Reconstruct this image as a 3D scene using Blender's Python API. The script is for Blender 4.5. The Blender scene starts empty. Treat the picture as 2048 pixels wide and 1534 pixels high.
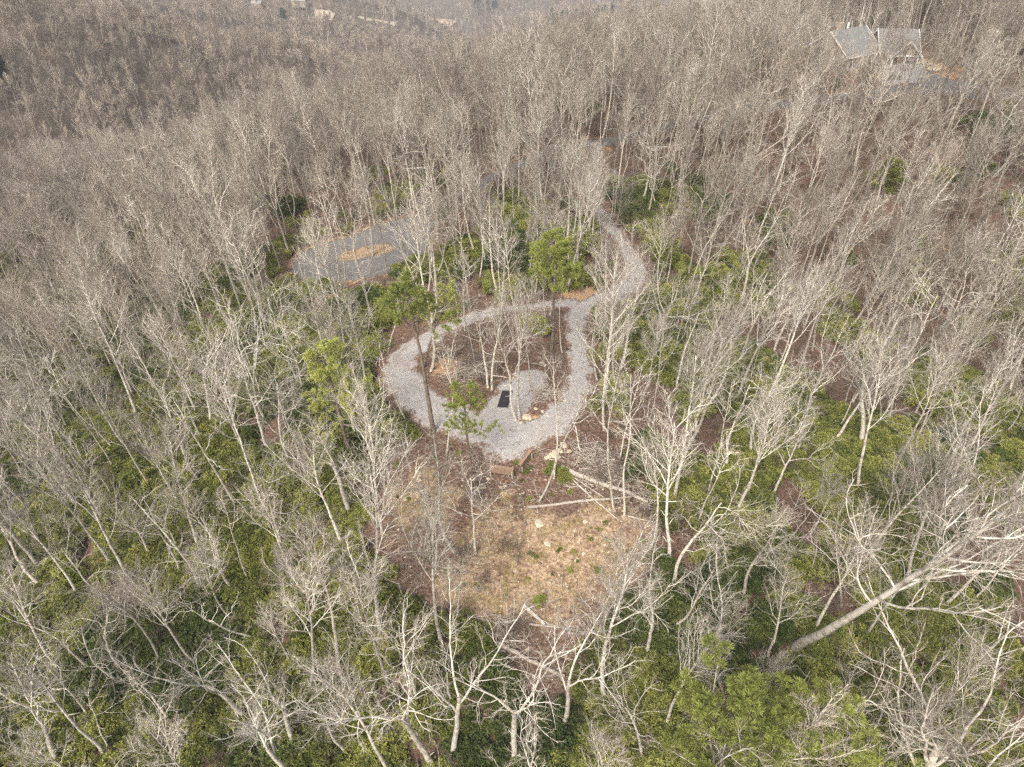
import bpy, math, random
import numpy as np
from mathutils import Vector, Matrix, Quaternion, Euler
rad = math.radians
scene = bpy.context.scene
C = scene.collection

# ------------------------------------------------------------------ camera
CAM_H, PITCH, F = 50.0, rad(38.0), 1450.0
cam_d = bpy.data.cameras.new('camera'); cam = bpy.data.objects.new('camera', cam_d); C.objects.link(cam)
cam.location = (0, 0, CAM_H); cam.rotation_euler = (math.pi/2 - PITCH, 0, 0)
cam_d.sensor_width = 36; cam_d.lens = 36*F/2048; cam_d.clip_end = 9000; cam_d.clip_start = 0.5
scene.camera = cam
# ------------------------------------------------------------------ sky + overcast sun
SUN_EL, SUN_AZ = rad(47), rad(205)
w = bpy.data.worlds.new('World'); scene.world = w; w.use_nodes = True
nt = w.node_tree; bg = nt.nodes['Background']
sky = nt.nodes.new('ShaderNodeTexSky'); sky.sky_type = 'NISHITA'; sky.sun_disc = False
sky.sun_elevation = SUN_EL; sky.sun_rotation = SUN_AZ; sky.dust_density = 6; sky.air_density = 0.7; sky.ozone_density = 0.6
nt.links.new(sky.outputs[0], bg.inputs[0]); bg.inputs[1].default_value = 0.085
sl = bpy.data.lights.new('sun', 'SUN'); sl.energy = 1.5; sl.angle = rad(30); sl.color = (1, 0.96, 0.89)
so = bpy.data.objects.new('sun', sl); C.objects.link(so)
sd_ = Vector((math.sin(SUN_AZ)*math.cos(SUN_EL), math.cos(SUN_AZ)*math.cos(SUN_EL), math.sin(SUN_EL)))
so.rotation_euler = sd_.to_track_quat('Z', 'Y').to_euler()
vs = scene.view_settings; vs.view_transform = 'Standard'; vs.look = 'None'; vs.gamma = 1; vs.exposure = 1.16
cy = scene.cycles; cy.max_bounces = 6; cy.diffuse_bounces = 3; cy.glossy_bounces = 1; cy.transmission_bounces = 2
cy.volume_bounces = 0; cy.transparent_max_bounces = 4; cy.use_denoising = False; cy.denoiser = 'OPENIMAGEDENOISE'; cy.denoising_input_passes = 'RGB_ALBEDO_NORMAL'

# ------------------------------------------------------------------ helpers
OD = ['first', 'second', 'third', 'fourth', 'fifth', 'sixth', 'seventh', 'eighth', 'ninth', 'tenth', 'eleventh', 'twelfth', 'thirteenth', 'fourteenth', 'fifteenth', 'sixteenth', 'seventeenth', 'eighteenth', 'nineteenth', 'twentieth', 'twenty-first', 'twenty-second', 'twenty-third', 'twenty-fourth', 'twenty-fifth', 'twenty-sixth', 'twenty-seventh', 'twenty-eighth', 'twenty-ninth', 'thirtieth']
def norm(v): return v/np.maximum(np.linalg.norm(v, axis=-1, keepdims=True), 1e-9)
def hash2(i, j, s):
    n = (i.astype(np.int64)*374761393 + j.astype(np.int64)*668265263 + s*982451653) & 0x7fffffff
    n = ((n ^ (n >> 13))*1274126177) & 0x7fffffff
    n = n ^ (n >> 16)
    return (n & 0xffff)/65535.0
def vnoise(x, y, s=0):
    i, j = np.floor(x), np.floor(y); fx, fy = x-i, y-j
    fx = fx*fx*fx*(fx*(fx*6-15)+10); fy = fy*fy*fy*(fy*(fy*6-15)+10)
    a, b, c, d = hash2(i, j, s), hash2(i+1, j, s), hash2(i, j+1, s), hash2(i+1, j+1, s)
    return (a*(1-fx)+b*fx)*(1-fy)+(c*(1-fx)+d*fx)*fy
def fbm(x, y, s=0, o=4):
    r = 0; a = 0.5
    for k in range(o): r = r + a*(vnoise(x*2**k, y*2**k, s+k*7)-0.5)*2; a *= 0.5
    return r
CF = np.array([0, math.cos(PITCH), -math.sin(PITCH)]); CU = np.array([0, math.sin(PITCH), math.cos(PITCH)]); CR = np.array([1., 0, 0])
CO = np.array([0, 0, CAM_H])
def pix_dir(px, py):
    px = np.asarray(px, float); py = np.asarray(py, float)
    return CF + CR*((px-1024)/F)[..., None] + CU*((767-py)/F)[..., None]     # depth-normalised
def project(P):
    v = np.asarray(P, float)-CO; z = v@CF
    return 1024+F*(v@CR)/z, 767-F*(v@CU)/z, z
def ridge_pt(px, py, dist, drop=12):
    p = CO + norm(pix_dir(px, py))*dist; return (p[0], p[1], p[2]-drop)
# ridges: crest polyline, side slope, crest roundness
RIDGES = [
 ([(4, -60, -34), (4, 10, -15), (3, 30, -8.5), (3, 46, -2.2), (3, 54, -0.4), (2, 64, 0), (0, 80, 0.6), (6, 110, 1.5), (16, 135, 2.5), (44, 146, 7.5), (76, 156, 13), (112, 162, 14.5), (150, 182, 15.5), (260, 270, 26), (420, 330, 42)], 0.42, 22),
 ([(16, 135, 2.5), (-30, 138, -5), (-90, 136, -20), (-190, 120, -46), (-320, 80, -90)], 0.45, 20),
 ([(3, 40, -5), (45, 52, -8), (80, 70, -12), (130, 80, -22), (260, 60, -60)], 0.4, 25),
 ([(0, 50, -2), (-35, 52, -9), (-70, 48, -17), (-130, 40, -34), (-260, 0, -80)], 0.4, 25),
 ([ridge_pt(-500, -110, 420), ridge_pt(-60, -80, 440), ridge_pt(330, 0, 480), ridge_pt(600, 62, 500), ridge_pt(720, 112, 500), ridge_pt(860, 165, 500), ridge_pt(980, 215, 480, 25)], 0.55, 30),
 ([ridge_pt(-100, -110, 800), ridge_pt(350, -20, 800), ridge_pt(500, 10, 800), ridge_pt(640, 35, 790), ridge_pt(780, 48, 780), ridge_pt(900, 62, 760), ridge_pt(1010, 105, 730), ridge_pt(1100, 150, 700, 25)], 0.5, 30),
 ([ridge_pt(400, -90, 1150), ridge_pt(700, -30, 1100), ridge_pt(850, 12, 1080), ridge_pt(960, 48, 1050), ridge_pt(1075, 92, 1000), ridge_pt(1160, 130, 960, 25)], 0.5, 40),
 ([ridge_pt(-400, -60, 2300, 0), ridge_pt(600, -45, 2100, 0), ridge_pt(1200, -40, 1900, 0), ridge_pt(1600, -40, 1900, 0), ridge_pt(2600, -60, 2100, 0)], 0.24, 60),
 ([ridge_pt(1290, 10, 1500, 0), ridge_pt(1420, 6, 1400, 0), ridge_pt(1500, 30, 1300, 0)], 0.3, 60),
]
RIDGES = [(np.array(p, float), s, r) for p, s, r in RIDGES]
def T0(x, y):
    x = np.asarray(x, float); y = np.asarray(y, float)
    hs = [np.full(x.shape, -300.0)]
    for P, s, r in RIDGES:
        bd = np.full(x.shape, 1e18); bz = np.zeros(x.shape); num = np.zeros(x.shape); den = np.zeros(x.shape)
        for a, b in zip(P[:-1], P[1:]):
            ab = b[:2]-a[:2]; t = np.clip(((x-a[0])*ab[0]+(y-a[1])*ab[1])/(ab@ab), 0, 1)
            d2 = (x-a[0]-t*ab[0])**2+(y-a[1]-t*ab[1])**2; z = a[2]+t*(b[2]-a[2])
            wgt = 1.0/(d2+25.0)**2; num = num+wgt*z; den = den+wgt
            bd = np.minimum(bd, d2)
        hs.append(num/den - s*(np.sqrt(bd+r*r)-r))
    H = np.stack(hs); m = H.max(0); k = 3.0
    T = m + k*np.log(np.exp((H-m)/k).sum(0))
    far = np.clip((np.hypot(x, y-80)-70)/120, 0, 1)
    T = T + far*(fbm(x/95, y/95, 3, 4)*13) - np.clip((np.hypot(x, y-80)-240)/150, 0, 1)*np.abs(fbm(x/150, y/150, 31, 3))*45 + np.clip(np.hypot(x-4, y-72)/60-0.35, 0, 1)*fbm(x/22, y/22, 11, 3)*1.6
    return T
def unproj(px, py):
    D = norm(pix_dir(px, py)); D = D.reshape(-1, 3); t = np.full(len(D), 15.0); hit = np.zeros(len(D), bool); lo = t.copy()
    for i in range(420):
        P = CO+D*t[:, None]; g = P[:, 2]-T0(P[:, 0], P[:, 1])
        nh = (g < 0) & ~hit; hit |= nh
        lo = np.where(hit, lo, t); t = np.where(hit, t, t+np.maximum(0.4*np.abs(g), 0.4))
        if hit.all() or t[~hit].min() > 4000: break
    hi = t.copy()
    for i in range(30):
        m = (lo+hi)/2; P = CO+D*m[:, None]; b = P[:, 2] < T0(P[:, 0], P[:, 1]); hi = np.where(b, m, hi); lo = np.where(b, lo, m)
    return CO+D*hi[:, None]
def up1(px, py): return unproj([px], [py])[0]
def upath(pts):
    a = np.array(pts, float); return unproj(a[:, 0], a[:, 1])
def sd_poly(x, y, P):
    P = np.asarray(P)[:, :2]; d = np.full(x.shape, 1e18); ins = np.zeros(x.shape, bool)
    for a, b in zip(P, np.roll(P, -1, 0)):
        ab = b-a; t = np.clip(((x-a[0])*ab[0]+(y-a[1])*ab[1])/max(ab@ab, 1e-9), 0, 1)
        d = np.minimum(d, (x-a[0]-t*ab[0])**2+(y-a[1]-t*ab[1])**2)
        c = ((a[1] <= y) & (b[1] > y)) | ((b[1] <= y) & (a[1] > y))
        with np.errstate(divide='ignore', invalid='ignore'):
            xi = a[0]+(y-a[1])/(b[1]-a[1])*ab[0] if b[1] != a[1] else a[0]
        ins ^= c & (x < xi)
    d = np.sqrt(d); return np.where(ins, -d, d)
def sd_line(x, y, P, W):
    P = np.asarray(P)[:, :2]; d = np.full(x.shape, 1e9)
    for i in range(len(P)-1):
        a, b = P[i], P[i+1]; ab = b-a; t = np.clip(((x-a[0])*ab[0]+(y-a[1])*ab[1])/(ab@ab), 0, 1)
        d = np.minimum(d, np.hypot(x-a[0]-t*ab[0], y-a[1]-t*ab[1])-(W[i]+(W[i+1]-W[i])*t))
    return d
def spline(P, n=6):
    P = np.asarray(P, float); out = []
    for i in range(len(P)-1):
        p0, p1, p2, p3 = P[max(i-1, 0)], P[i], P[i+1], P[min(i+2, len(P)-1)]
        for k in range(n):
            t = k/n; out.append(0.5*((2*p1)+(-p0+p2)*t+(2*p0-5*p1+4*p2-p3)*t*t+(-p0+3*p1-3*p2+p3)*t**3))
    out.append(P[-1]); return np.array(out)

def mesh_np(name, V, Q, mat=None, fine=None, smooth=False, tri=False):
    me = bpy.data.meshes.new(name); V = np.asarray(V, np.float32); Q = np.asarray(Q, np.int32); k = Q.shape[1]
    me.vertices.add(len(V)); me.vertices.foreach_set('co', V.ravel())
    me.loops.add(Q.size); me.loops.foreach_set('vertex_index', Q.ravel())
    me.polygons.add(len(Q)); me.polygons.foreach_set('loop_start', np.arange(0, Q.size, k, dtype=np.int32))
    if fine is not None:
        a = me.attributes.new('fine', 'FLOAT', 'POINT'); a.data.foreach_set('value', np.asarray(fine, np.float32))
    if smooth: me.polygons.foreach_set('use_smooth', np.ones(len(Q), bool))
    me.update(calc_edges=True)
    if mat: me.materials.append(mat)
    return me
def link(name, me, parent=None):
    o = bpy.data.objects.new(name, me); C.objects.link(o)
    if parent: o.parent = parent
    return o
def tag(o, label=None, cat=None, group=None, kind=None):
    if label: o['label'] = label
    if cat: o['category'] = cat
    if group: o['group'] = group
    if kind: o['kind'] = kind
    return o
def empty(name, loc=(0, 0, 0)):
    o = bpy.data.objects.new(name, None); C.objects.link(o); o.location = loc; o.empty_display_size = 0.3; return o

class MB:   # collects boxes, prisms and tubes into one mesh
    def __init__(s): s.v = []; s.f = []
    def add(s, vs, fs):
        o = len(s.v); s.v += [tuple(v) for v in vs]; s.f += [tuple(i+o for i in f) for f in fs]
    def box(s, c, d, M=None):
        cx, cy_, cz = c; a, b, h = d[0]/2, d[1]/2, d[2]/2
        vs = [Vector((cx+i*a, cy_+j*b, cz+k*h)) for k in (-1, 1) for i, j in ((-1, -1), (1, -1), (1, 1), (-1, 1))]
        if M is not None: vs = [M@v for v in vs]
        s.add(vs, [(3, 2, 1, 0), (4, 5, 6, 7), (0, 1, 5, 4), (1, 2, 6, 5), (2, 3, 7, 6), (3, 0, 4, 7)])
    def slab(s, pts, n, th):   # planar polygon extruded by -n*th
        n = Vector(n); k = len(pts); a = [Vector(p) for p in pts]; b = [p-n*th for p in a]
        s.add(a+b, [tuple(range(k)), tuple(range(2*k-1, k-1, -1))]+[(i, i+k, (i+1) % k+k, (i+1) % k) for i in range(k)])
    def build(s, name, mat, parent=None, bev=0):
        me = bpy.data.meshes.new(name); me.from_pydata(s.v, [], s.f); me.validate(); me.materials.append(mat)
        import bmesh
        bm = bmesh.new(); bm.from_mesh(me); bmesh.ops.recalc_face_normals(bm, faces=bm.faces)
        if bev: bmesh.ops.bevel(bm, geom=list(bm.edges), offset=bev, segments=1, affect='EDGES')
        bm.to_mesh(me); bm.free()
        return link(name, me, parent)

# ------------------------------------------------------------------ materials
def mat_new(name, rough=0.9, spec=0.2):
    m = bpy.data.materials.new(name); m.use_nodes = True; n = m.node_tree.nodes; p = n['Principled BSDF']
    p.inputs['Roughness'].default_value = rough; p.inputs['Specular IOR Level'].default_value = spec
    return m, m.node_tree, p
def N(t, ty, **kw):
    n = t.nodes.new(ty)
    for k, v in kw.items(): setattr(n, k, v)
    return n
def noise(t, co, scale, detail=4, rough=0.6, dist=0):
    n = N(t, 'ShaderNodeTexNoise'); n.inputs['Scale'].default_value = scale; n.inputs['Detail'].default_value = detail
    n.inputs['Roughness'].default_value = rough; n.inputs['Distortion'].default_value = dist
    if co is not None: t.links.new(co, n.inputs['Vector'])
    return n.outputs['Fac']
def ramp(t, fac, stops, interp='LINEAR'):
    r = N(t, 'ShaderNodeValToRGB'); r.color_ramp.interpolation = interp; e = r.color_ramp.elements
    while len(e) < len(stops): e.new(0.5)
    for el, (p, c) in zip(e, stops): el.position = p; el.color = (*c, 1) if len(c) == 3 else c
    t.links.new(fac, r.inputs[0]); return r.outputs[0]
def mix(t, fac, a, b, mode='MIX'):
    m = N(t, 'ShaderNodeMix', data_type='RGBA', blend_type=mode)
    for i, v in ((0, fac), (6, a), (7, b)):
        if isinstance(v, (int, float)): m.inputs[i].default_value = v
        elif isinstance(v, tuple): m.inputs[i].default_value = (*v, 1)
        else: t.links.new(v, m.inputs[i])
    return m.outputs[2]
def math_(t, op, a, b=0.0):
    m = N(t, 'ShaderNodeMath', operation=op)
    for i, v in ((0, a), (1, b)):
        if isinstance(v, (int, float)): m.inputs[i].default_value = v
        else: t.links.new(v, m.inputs[i])
    return m.outputs[0]
def bump(t, p, h, s, d=0.1):
    b = N(t, 'ShaderNodeBump'); b.inputs['Strength'].default_value = s; b.inputs['Distance'].default_value = d
    t.links.new(h, b.inputs['Height']); t.links.new(b.outputs[0], p.inputs['Normal'])

def make_bark(name, trunk, limb, twig, var=0.25, moss=(0.34, 0.36, 0.24)):
    m, t, p = mat_new(name)
    at = N(t, 'ShaderNodeAttribute', attribute_name='fine'); oi = N(t, 'ShaderNodeObjectInfo'); co = N(t, 'ShaderNodeTexCoord').outputs['Object']
    base = ramp(t, at.outputs['Fac'], [(0.0, trunk), (0.3, limb), (0.6, limb), (0.85, tuple(0.35*a_+0.65*b_ for a_, b_ in zip(limb, twig))), (1.0, twig)])
    n1 = noise(t, co, 3.2, 5, 0.7); dark = ramp(t, n1, [(0.34, (0.38, 0.34, 0.29)), (0.52, (1, 1, 1)), (0.75, (1.2, 1.2, 1.16))])
    c = mix(t, 1.0, base, dark, 'MULTIPLY')
    n2 = noise(t, co, 1.1, 3); c = mix(t, math_(t, 'MULTIPLY', ramp(t, n2, [(0.5, (0, 0, 0)), (0.7, (1, 1, 1))]), 0.35), c, moss)
    hs = N(t, 'ShaderNodeHueSaturation'); t.links.new(c, hs.inputs['Color'])
    t.links.new(math_(t, 'ADD', math_(t, 'MULTIPLY', oi.outputs['Random'], var*2), 1-var), hs.inputs['Value'])
    r2 = math_(t, 'FRACT', math_(t, 'MULTIPLY', oi.outputs['Random'], 17.3))
    gp = N(t, 'ShaderNodeNewGeometry').outputs['Position']; pn = noise(t, gp, 0.03, 3, 0.6)
    hs2 = N(t, 'ShaderNodeHueSaturation'); t.links.new(hs.outputs[0], hs2.inputs['Color']); t.links.new(math_(t, 'ADD', 0.62, math_(t, 'MULTIPLY', pn, 0.76)), hs2.inputs['Value']); hs = hs2
    c2 = mix(t, math_(t, 'MULTIPLY', r2, 0.6), hs.outputs[0], mix(t, 1.0, hs.outputs[0], (0.84, 0.79, 0.75), 'MULTIPLY'))
    t.links.new(c2, p.inputs['Base Color']); bump(t, p, n1, 0.5, 0.05); return m
M_bark = make_bark('bare_bark', (0.66, 0.63, 0.55), (0.74, 0.715, 0.63), (0.37, 0.325, 0.275), 0.3)
M_ridge = make_bark('ridge_bark', (0.42, 0.39, 0.34), (0.58, 0.54, 0.465), (0.325, 0.285, 0.242), 0.36)
M_far = make_bark('distant_bark', (0.52, 0.48, 0.41), (0.56, 0.51, 0.435), (0.49, 0.43, 0.355), 0.36)
M_pinebark = make_bark('pine_bark', (0.20, 0.165, 0.135), (0.24, 0.20, 0.17), (0.22, 0.18, 0.15), 0.12)
M_brush = make_bark('brush_twig', (0.24, 0.18, 0.14), (0.28, 0.22, 0.18), (0.27, 0.21, 0.17), 0.25)
M_deadwood = make_bark('dead_wood', (0.50, 0.455, 0.40), (0.52, 0.47, 0.41), (0.42, 0.36, 0.30), 0.15, (0.3, 0.28, 0.2))
M_white = make_bark('bleached_wood', (0.66, 0.62, 0.55), (0.70, 0.66, 0.58), (0.6, 0.55, 0.48), 0.05)

def make_leaf(name, a, b, c3, trans=0.25):
    m, t, p = mat_new(name, 0.6, 0.3); oi = N(t, 'ShaderNodeObjectInfo'); geo = N(t, 'ShaderNodeNewGeometry')
    at = N(t, 'ShaderNodeAttribute', attribute_name='fine'); co = N(t, 'ShaderNodeTexCoord').outputs['Object']
    n = noise(t, co, 0.9, 3)
    f = math_(t, 'ADD', math_(t, 'MULTIPLY', oi.outputs['Random'], 0.55), math_(t, 'ADD', math_(t, 'MULTIPLY', at.outputs['Fac'], 0.35), math_(t, 'MULTIPLY', math_(t, 'SUBTRACT', n, 0.5), 0.7)))
    c = ramp(t, f, [(0.05, a), (0.5, b), (0.95, c3)])
    t.links.new(c, p.inputs['Base Color'])
    tr = N(t, 'ShaderNodeBsdfTranslucent'); t.links.new(c, tr.inputs[0]); mx = N(t, 'ShaderNodeMixShader'); mx.inputs[0].default_value = trans
    t.links.new(p.outputs[0], mx.inputs[1]); t.links.new(tr.outputs[0], mx.inputs[2]); t.links.new(mx.outputs[0], t.nodes['Material Output'].inputs[0])
    return m
M_leaf = make_leaf('evergreen_leaf', (0.085, 0.108, 0.035), (0.285, 0.315, 0.085), (0.58, 0.565, 0.17))
M_dleaf = make_leaf('dark_evergreen_leaf', (0.06, 0.09, 0.036), (0.14, 0.18, 0.055), (0.27, 0.31, 0.09))
M_needle = make_leaf('pine_needle', (0.19, 0.22, 0.06), (0.41, 0.46, 0.12), (0.68, 0.68, 0.25), 0.35)
M_bluepine = make_leaf('far_needle', (0.03, 0.05, 0.035), (0.045, 0.075, 0.045), (0.07, 0.1, 0.05), 0.1)

def stone_mat(name, a, b, sc=3, rough=0.9):
    m, t, p = mat_new(name, rough); co = N(t, 'ShaderNodeTexCoord').outputs['Object']
    n = noise(t, co, sc, 6, 0.7); t.links.new(ramp(t, n, [(0.3, a), (0.7, b)]), p.inputs['Base Color']); bump(t, p, n, 0.5, 0.05); return m
M_rock = stone_mat('pale_rock', (0.42, 0.35, 0.24), (0.68, 0.62, 0.48), 4)
M_plank = stone_mat('brown_board', (0.27, 0.185, 0.13), (0.39, 0.28, 0.20), 5, 0.7)
M_post = stone_mat('pale_post', (0.42, 0.42, 0.36), (0.6, 0.6, 0.52), 6)
M_mat = stone_mat('black_mat', (0.028, 0.028, 0.032), (0.05, 0.05, 0.055), 8, 0.7)
M_siding = stone_mat('tan_siding', (0.34, 0.29, 0.23), (0.4, 0.35, 0.28), 3)
M_trim = stone_mat('white_trim', (0.72, 0.71, 0.68), (0.82, 0.81, 0.78), 3)
M_door = stone_mat('red_brown_door', (0.16, 0.075, 0.055), (0.22, 0.11, 0.08), 4)
M_glass = stone_mat('window_glass', (0.03, 0.035, 0.04), (0.07, 0.08, 0.09), 1, 0.15)
M_conc = stone_mat('concrete', (0.27, 0.265, 0.255), (0.36, 0.355, 0.34), 2)
def roof_mat():
    m, t, p = mat_new('grey_green_shingle', 0.9); co = N(t, 'ShaderNodeTexCoord').outputs['Object']
    b = N(t, 'ShaderNodeTexBrick'); b.inputs['Scale'].default_value = 3; b.inputs['Mortar Size'].default_value = 0.03
    b.inputs['Color1'].default_value = (0.18, 0.185, 0.18, 1); b.inputs['Color2'].default_value = (0.26, 0.265, 0.26, 1); b.inputs['Mortar'].default_value = (0.1, 0.1, 0.1, 1)
    t.links.new(co, b.inputs['Vector']); n = noise(t, co, 1.5, 4)
    t.links.new(mix(t, 0.5, b.outputs[0], ramp(t, n, [(0.3, (0.18, 0.188, 0.182)), (0.7, (0.27, 0.278, 0.268))])), p.inputs['Base Color']); return m
M_roof = roof_mat()
def gravel_mat(name, dark, mid, light, leafy=0.5, tint=(0.30, 0.20, 0.14)):
    m, t, p = mat_new(name, 0.95); co = N(t, 'ShaderNodeTexCoord').outputs['Object']
    n = noise(t, co, 7.0, 5, 0.8); n2 = noise(t, co, 0.35, 4, 0.6); n3 = noise(t, co, 3.2, 4, 0.75, 0.4)
    c = ramp(t, n, [(0.32, dark), (0.5, mid), (0.68, light)])
    c = mix(t, math_(t, 'MULTIPLY', ramp(t, n2, [(0.35, (0, 0, 0)), (0.75, (1, 1, 1))]), 0.35), c, tint)
    ed = N(t, 'ShaderNodeAttribute', attribute_name='fine').outputs['Fac']
    edge = ramp(t, math_(t, 'ADD', ed, 1.0), [(0.35, (0, 0, 0)), (1.0, (1, 1, 1))])
    rut = ramp(t, math_(t, 'MULTIPLY', math_(t, 'ADD', ed, math_(t, 'MULTIPLY', n2, 0.35)), -0.5), [(0.0, (0.93, 0.92, 0.90)), (0.25, (1.0, 1.0, 1.0)), (0.55, (0.88, 0.875, 0.865)), (0.8, (1.0, 1.0, 1.0))])
    c = mix(t, 1.0, c, rut, 'MULTIPLY')
    c = mix(t, math_(t, 'MULTIPLY', ramp(t, math_(t, 'ADD', n3, math_(t, 'MULTIPLY', edge, 0.16)), [(0.58, (0, 0, 0)), (0.65, (1, 1, 1))]), leafy), c, (0.19, 0.115, 0.075))
    t.links.new(c, p.inputs['Base Color']); bump(t, p, n, 0.8, 0.06); return m
M_gravel = gravel_mat('grey_gravel', (0.26, 0.255, 0.24), (0.48, 0.475, 0.455), (0.68, 0.67, 0.645), 0.9)
M_asph = gravel_mat('dark_chip_seal', (0.10, 0.101, 0.10), (0.17, 0.171, 0.17), (0.25, 0.25, 0.245), 0.3, (0.24, 0.22, 0.2))

def ground_mat():
    m, t, p = mat_new('forest_floor', 1.0, 0.1); co = N(t, 'ShaderNodeTexCoord').outputs['Object']
    at = N(t, 'ShaderNodeAttribute', attribute_name='mask'); sp = N(t, 'ShaderNodeSeparateColor'); t.links.new(at.outputs['Color'], sp.inputs[0])
    fn = noise(t, co, 4.0, 6, 0.74); mn = noise(t, co, 0.9, 5, 0.7, 0.5); ln = noise(t, co, 0.16, 4, 0.6); st = noise(t, co, 11.0, 3, 0.7)
    litter = ramp(t, fn, [(0.32, (0.045, 0.03, 0.022)), (0.46, (0.13, 0.09, 0.065)), (0.57, (0.22, 0.16, 0.12)), (0.68, (0.40, 0.32, 0.25))])
    rust = ramp(t, fn, [(0.32, (0.055, 0.033, 0.024)), (0.48, (0.17, 0.10, 0.072)), (0.66, (0.36, 0.25, 0.18))])
    c = mix(t, ramp(t, ln, [(0.38, (0, 0, 0)), (0.62, (1, 1, 1))]), litter, rust)
    tan = ramp(t, fn, [(0.30, (0.12, 0.085, 0.058)), (0.43, (0.34, 0.235, 0.15)), (0.55, (0.50, 0.375, 0.245)), (0.68, (0.66, 0.57, 0.42))])
    tan = mix(t, ramp(t, mn, [(0.50, (0, 0, 0)), (0.66, (0.9, 0.9, 0.9))]), tan, ramp(t, fn, [(0.3, (0.10, 0.07, 0.035)), (0.6, (0.30, 0.22, 0.12)), (0.75, (0.44, 0.35, 0.22))]))
    tan = mix(t, ramp(t, noise(t, co, 1.3, 4, 0.7, 1.0), [(0.50, (0, 0, 0)), (0.62, (0.85, 0.85, 0.85))]), tan, ramp(t, fn, [(0.3, (0.10, 0.055, 0.04)), (0.7, (0.28, 0.18, 0.13))]))
    tan = mix(t, ramp(t, noise(t, co, 2.3, 4, 0.7), [(0.63, (0, 0, 0)), (0.70, (0.8, 0.8, 0.8))]), tan, (0.10, 0.115, 0.035))
    tan = mix(t, ramp(t, noise(t, co, 0.45, 4, 0.7, 0.8), [(0.48, (0, 0, 0)), (0.62, (0.6, 0.6, 0.6))]), tan, ramp(t, fn, [(0.3, (0.10, 0.085, 0.03)), (0.55, (0.26, 0.21, 0.075)), (0.7, (0.42, 0.34, 0.17))]))
    bn = noise(t, co, 0.33, 4, 0.65, 0.6)
    soft = lambda o: ramp(t, math_(t, 'ADD', o, math_(t, 'ADD', math_(t, 'MULTIPLY', math_(t, 'SUBTRACT', mn, 0.5), 1.1), math_(t, 'MULTIPLY', math_(t, 'SUBTRACT', bn, 0.48), 1.7))), [(0.35, (0, 0, 0)), (0.6, (1, 1, 1))])
    c = mix(t, soft(sp.outputs[0]), c, tan)
    org = ramp(t, fn, [(0.3, (0.30, 0.16, 0.08)), (0.5, (0.52, 0.33, 0.19)), (0.7, (0.66, 0.48, 0.31))])
    c = mix(t, soft(sp.outputs[1]), c, org)
    far = ramp(t, noise(t, co, 0.12, 5, 0.7), [(0.35, (0.09, 0.074, 0.058)), (0.6, (0.17, 0.14, 0.11))])
    c = mix(t, sp.outputs[2], c, far)
    c = mix(t, ramp(t, st, [(0.66, (0, 0, 0)), (0.74, (0.55, 0.55, 0.55))]), c, (0.55, 0.48, 0.37))
    t.links.new(c, p.inputs['Base Color']); bump(t, p, fn, 0.9, 0.15); return m
M_ground = ground_mat()

# ------------------------------------------------------------------ site plan (photo pixels -> points on the terrain)
drive_px = [(1192, 288), (1187, 320), (1184, 360), (1188, 405), (1208, 440), (1240, 478), (1268, 520), (1268, 555), (1240, 583), (1190, 603), (1158, 630), (1154, 665), (1160, 705), (1162, 750), (1148, 795), (1110, 840), (1060, 868), (1000, 866), (930, 850), (870, 820), (820, 780), (800, 740), (815, 705), (850, 680), (895, 655), (950, 633), (1010, 620), (1080, 612), (1150, 606)]
drive_w = [1.15]*4+[1.1, 1.2, 1.5, 1.65, 1.55, 1.35, 1.3, 1.25, 1.3, 1.35, 1.4, 1.6, 2.1, 2.3, 2.2, 2.1, 2.0, 2.0, 1.9, 1.5, 1.2, 1.0, 0.9, 0.9, 0.9]
drive = upath(drive_px); drive_s = spline(np.c_[drive, np.array(drive_w)], 5)
DR, DW = drive_s[:, :3], drive_s[:, 3]
pad_poly = upath([(968, 812), (988, 790), (1004, 768), (1030, 748), (1068, 738), (1090, 750), (1088, 778), (1062, 812), (1036, 842), (1010, 862), (970, 858), (940, 850)])
apron_poly = upath([(905, 845), (960, 838), (1040, 850), (1110, 850), (1085, 880), (1060, 900), (1040, 915), (1005, 922), (975, 908), (955, 880)])
cul_poly = upath([(588, 545), (583, 530), (594, 512), (620, 497), (660, 484), (710, 470), (750, 452), (800, 438), (850, 428), (870, 450), (850, 500), (815, 530), (770, 548), (700, 560), (640, 563), (606, 560)])
med_poly = upath([(662, 520), (690, 502), (735, 491), (775, 486), (790, 497), (765, 510), (720, 517), (685, 524)])
road = spline(upath([(830, 440), (900, 398), (970, 362), (1040, 330), (1110, 300), (1190, 287), (1260, 275), (1340, 250), (1420, 230), (1520, 214), (1600, 205), (1680, 196), (1760, 188), (1850, 178), (1940, 180), (2060, 190)]), 5)
spur = spline(upath([(1935, 181), (1890, 168), (1840, 152), (1800, 140), (1760, 134)]), 5)
clear_poly = upath([(740, 960), (790, 890), (870, 875), (950, 885), (1080, 930), (1180, 950), (1290, 965), (1310, 1060), (1290, 1190), (1200, 1240), (1150, 1330), (1100, 1420), (1000, 1340), (940, 1220), (880, 1230), (800, 1190), (745, 1110)])
tan_poly = upath([(985, 1010), (1060, 1035), (1250, 1015), (1290, 1060), (1280, 1150), (1210, 1215), (1100, 1235), (960, 1225), (900, 1190), (905, 1120), (950, 1060)])
moss_poly = upath([(770, 955), (860, 930), (920, 980), (900, 1060), (830, 1050), (780, 1010)])
isl_poly = upath([(845, 720), (900, 690), (1000, 655), (1120, 640), (1128, 700), (1130, 760), (1100, 815), (1060, 845), (1000, 800), (960, 810), (880, 790)])
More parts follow.
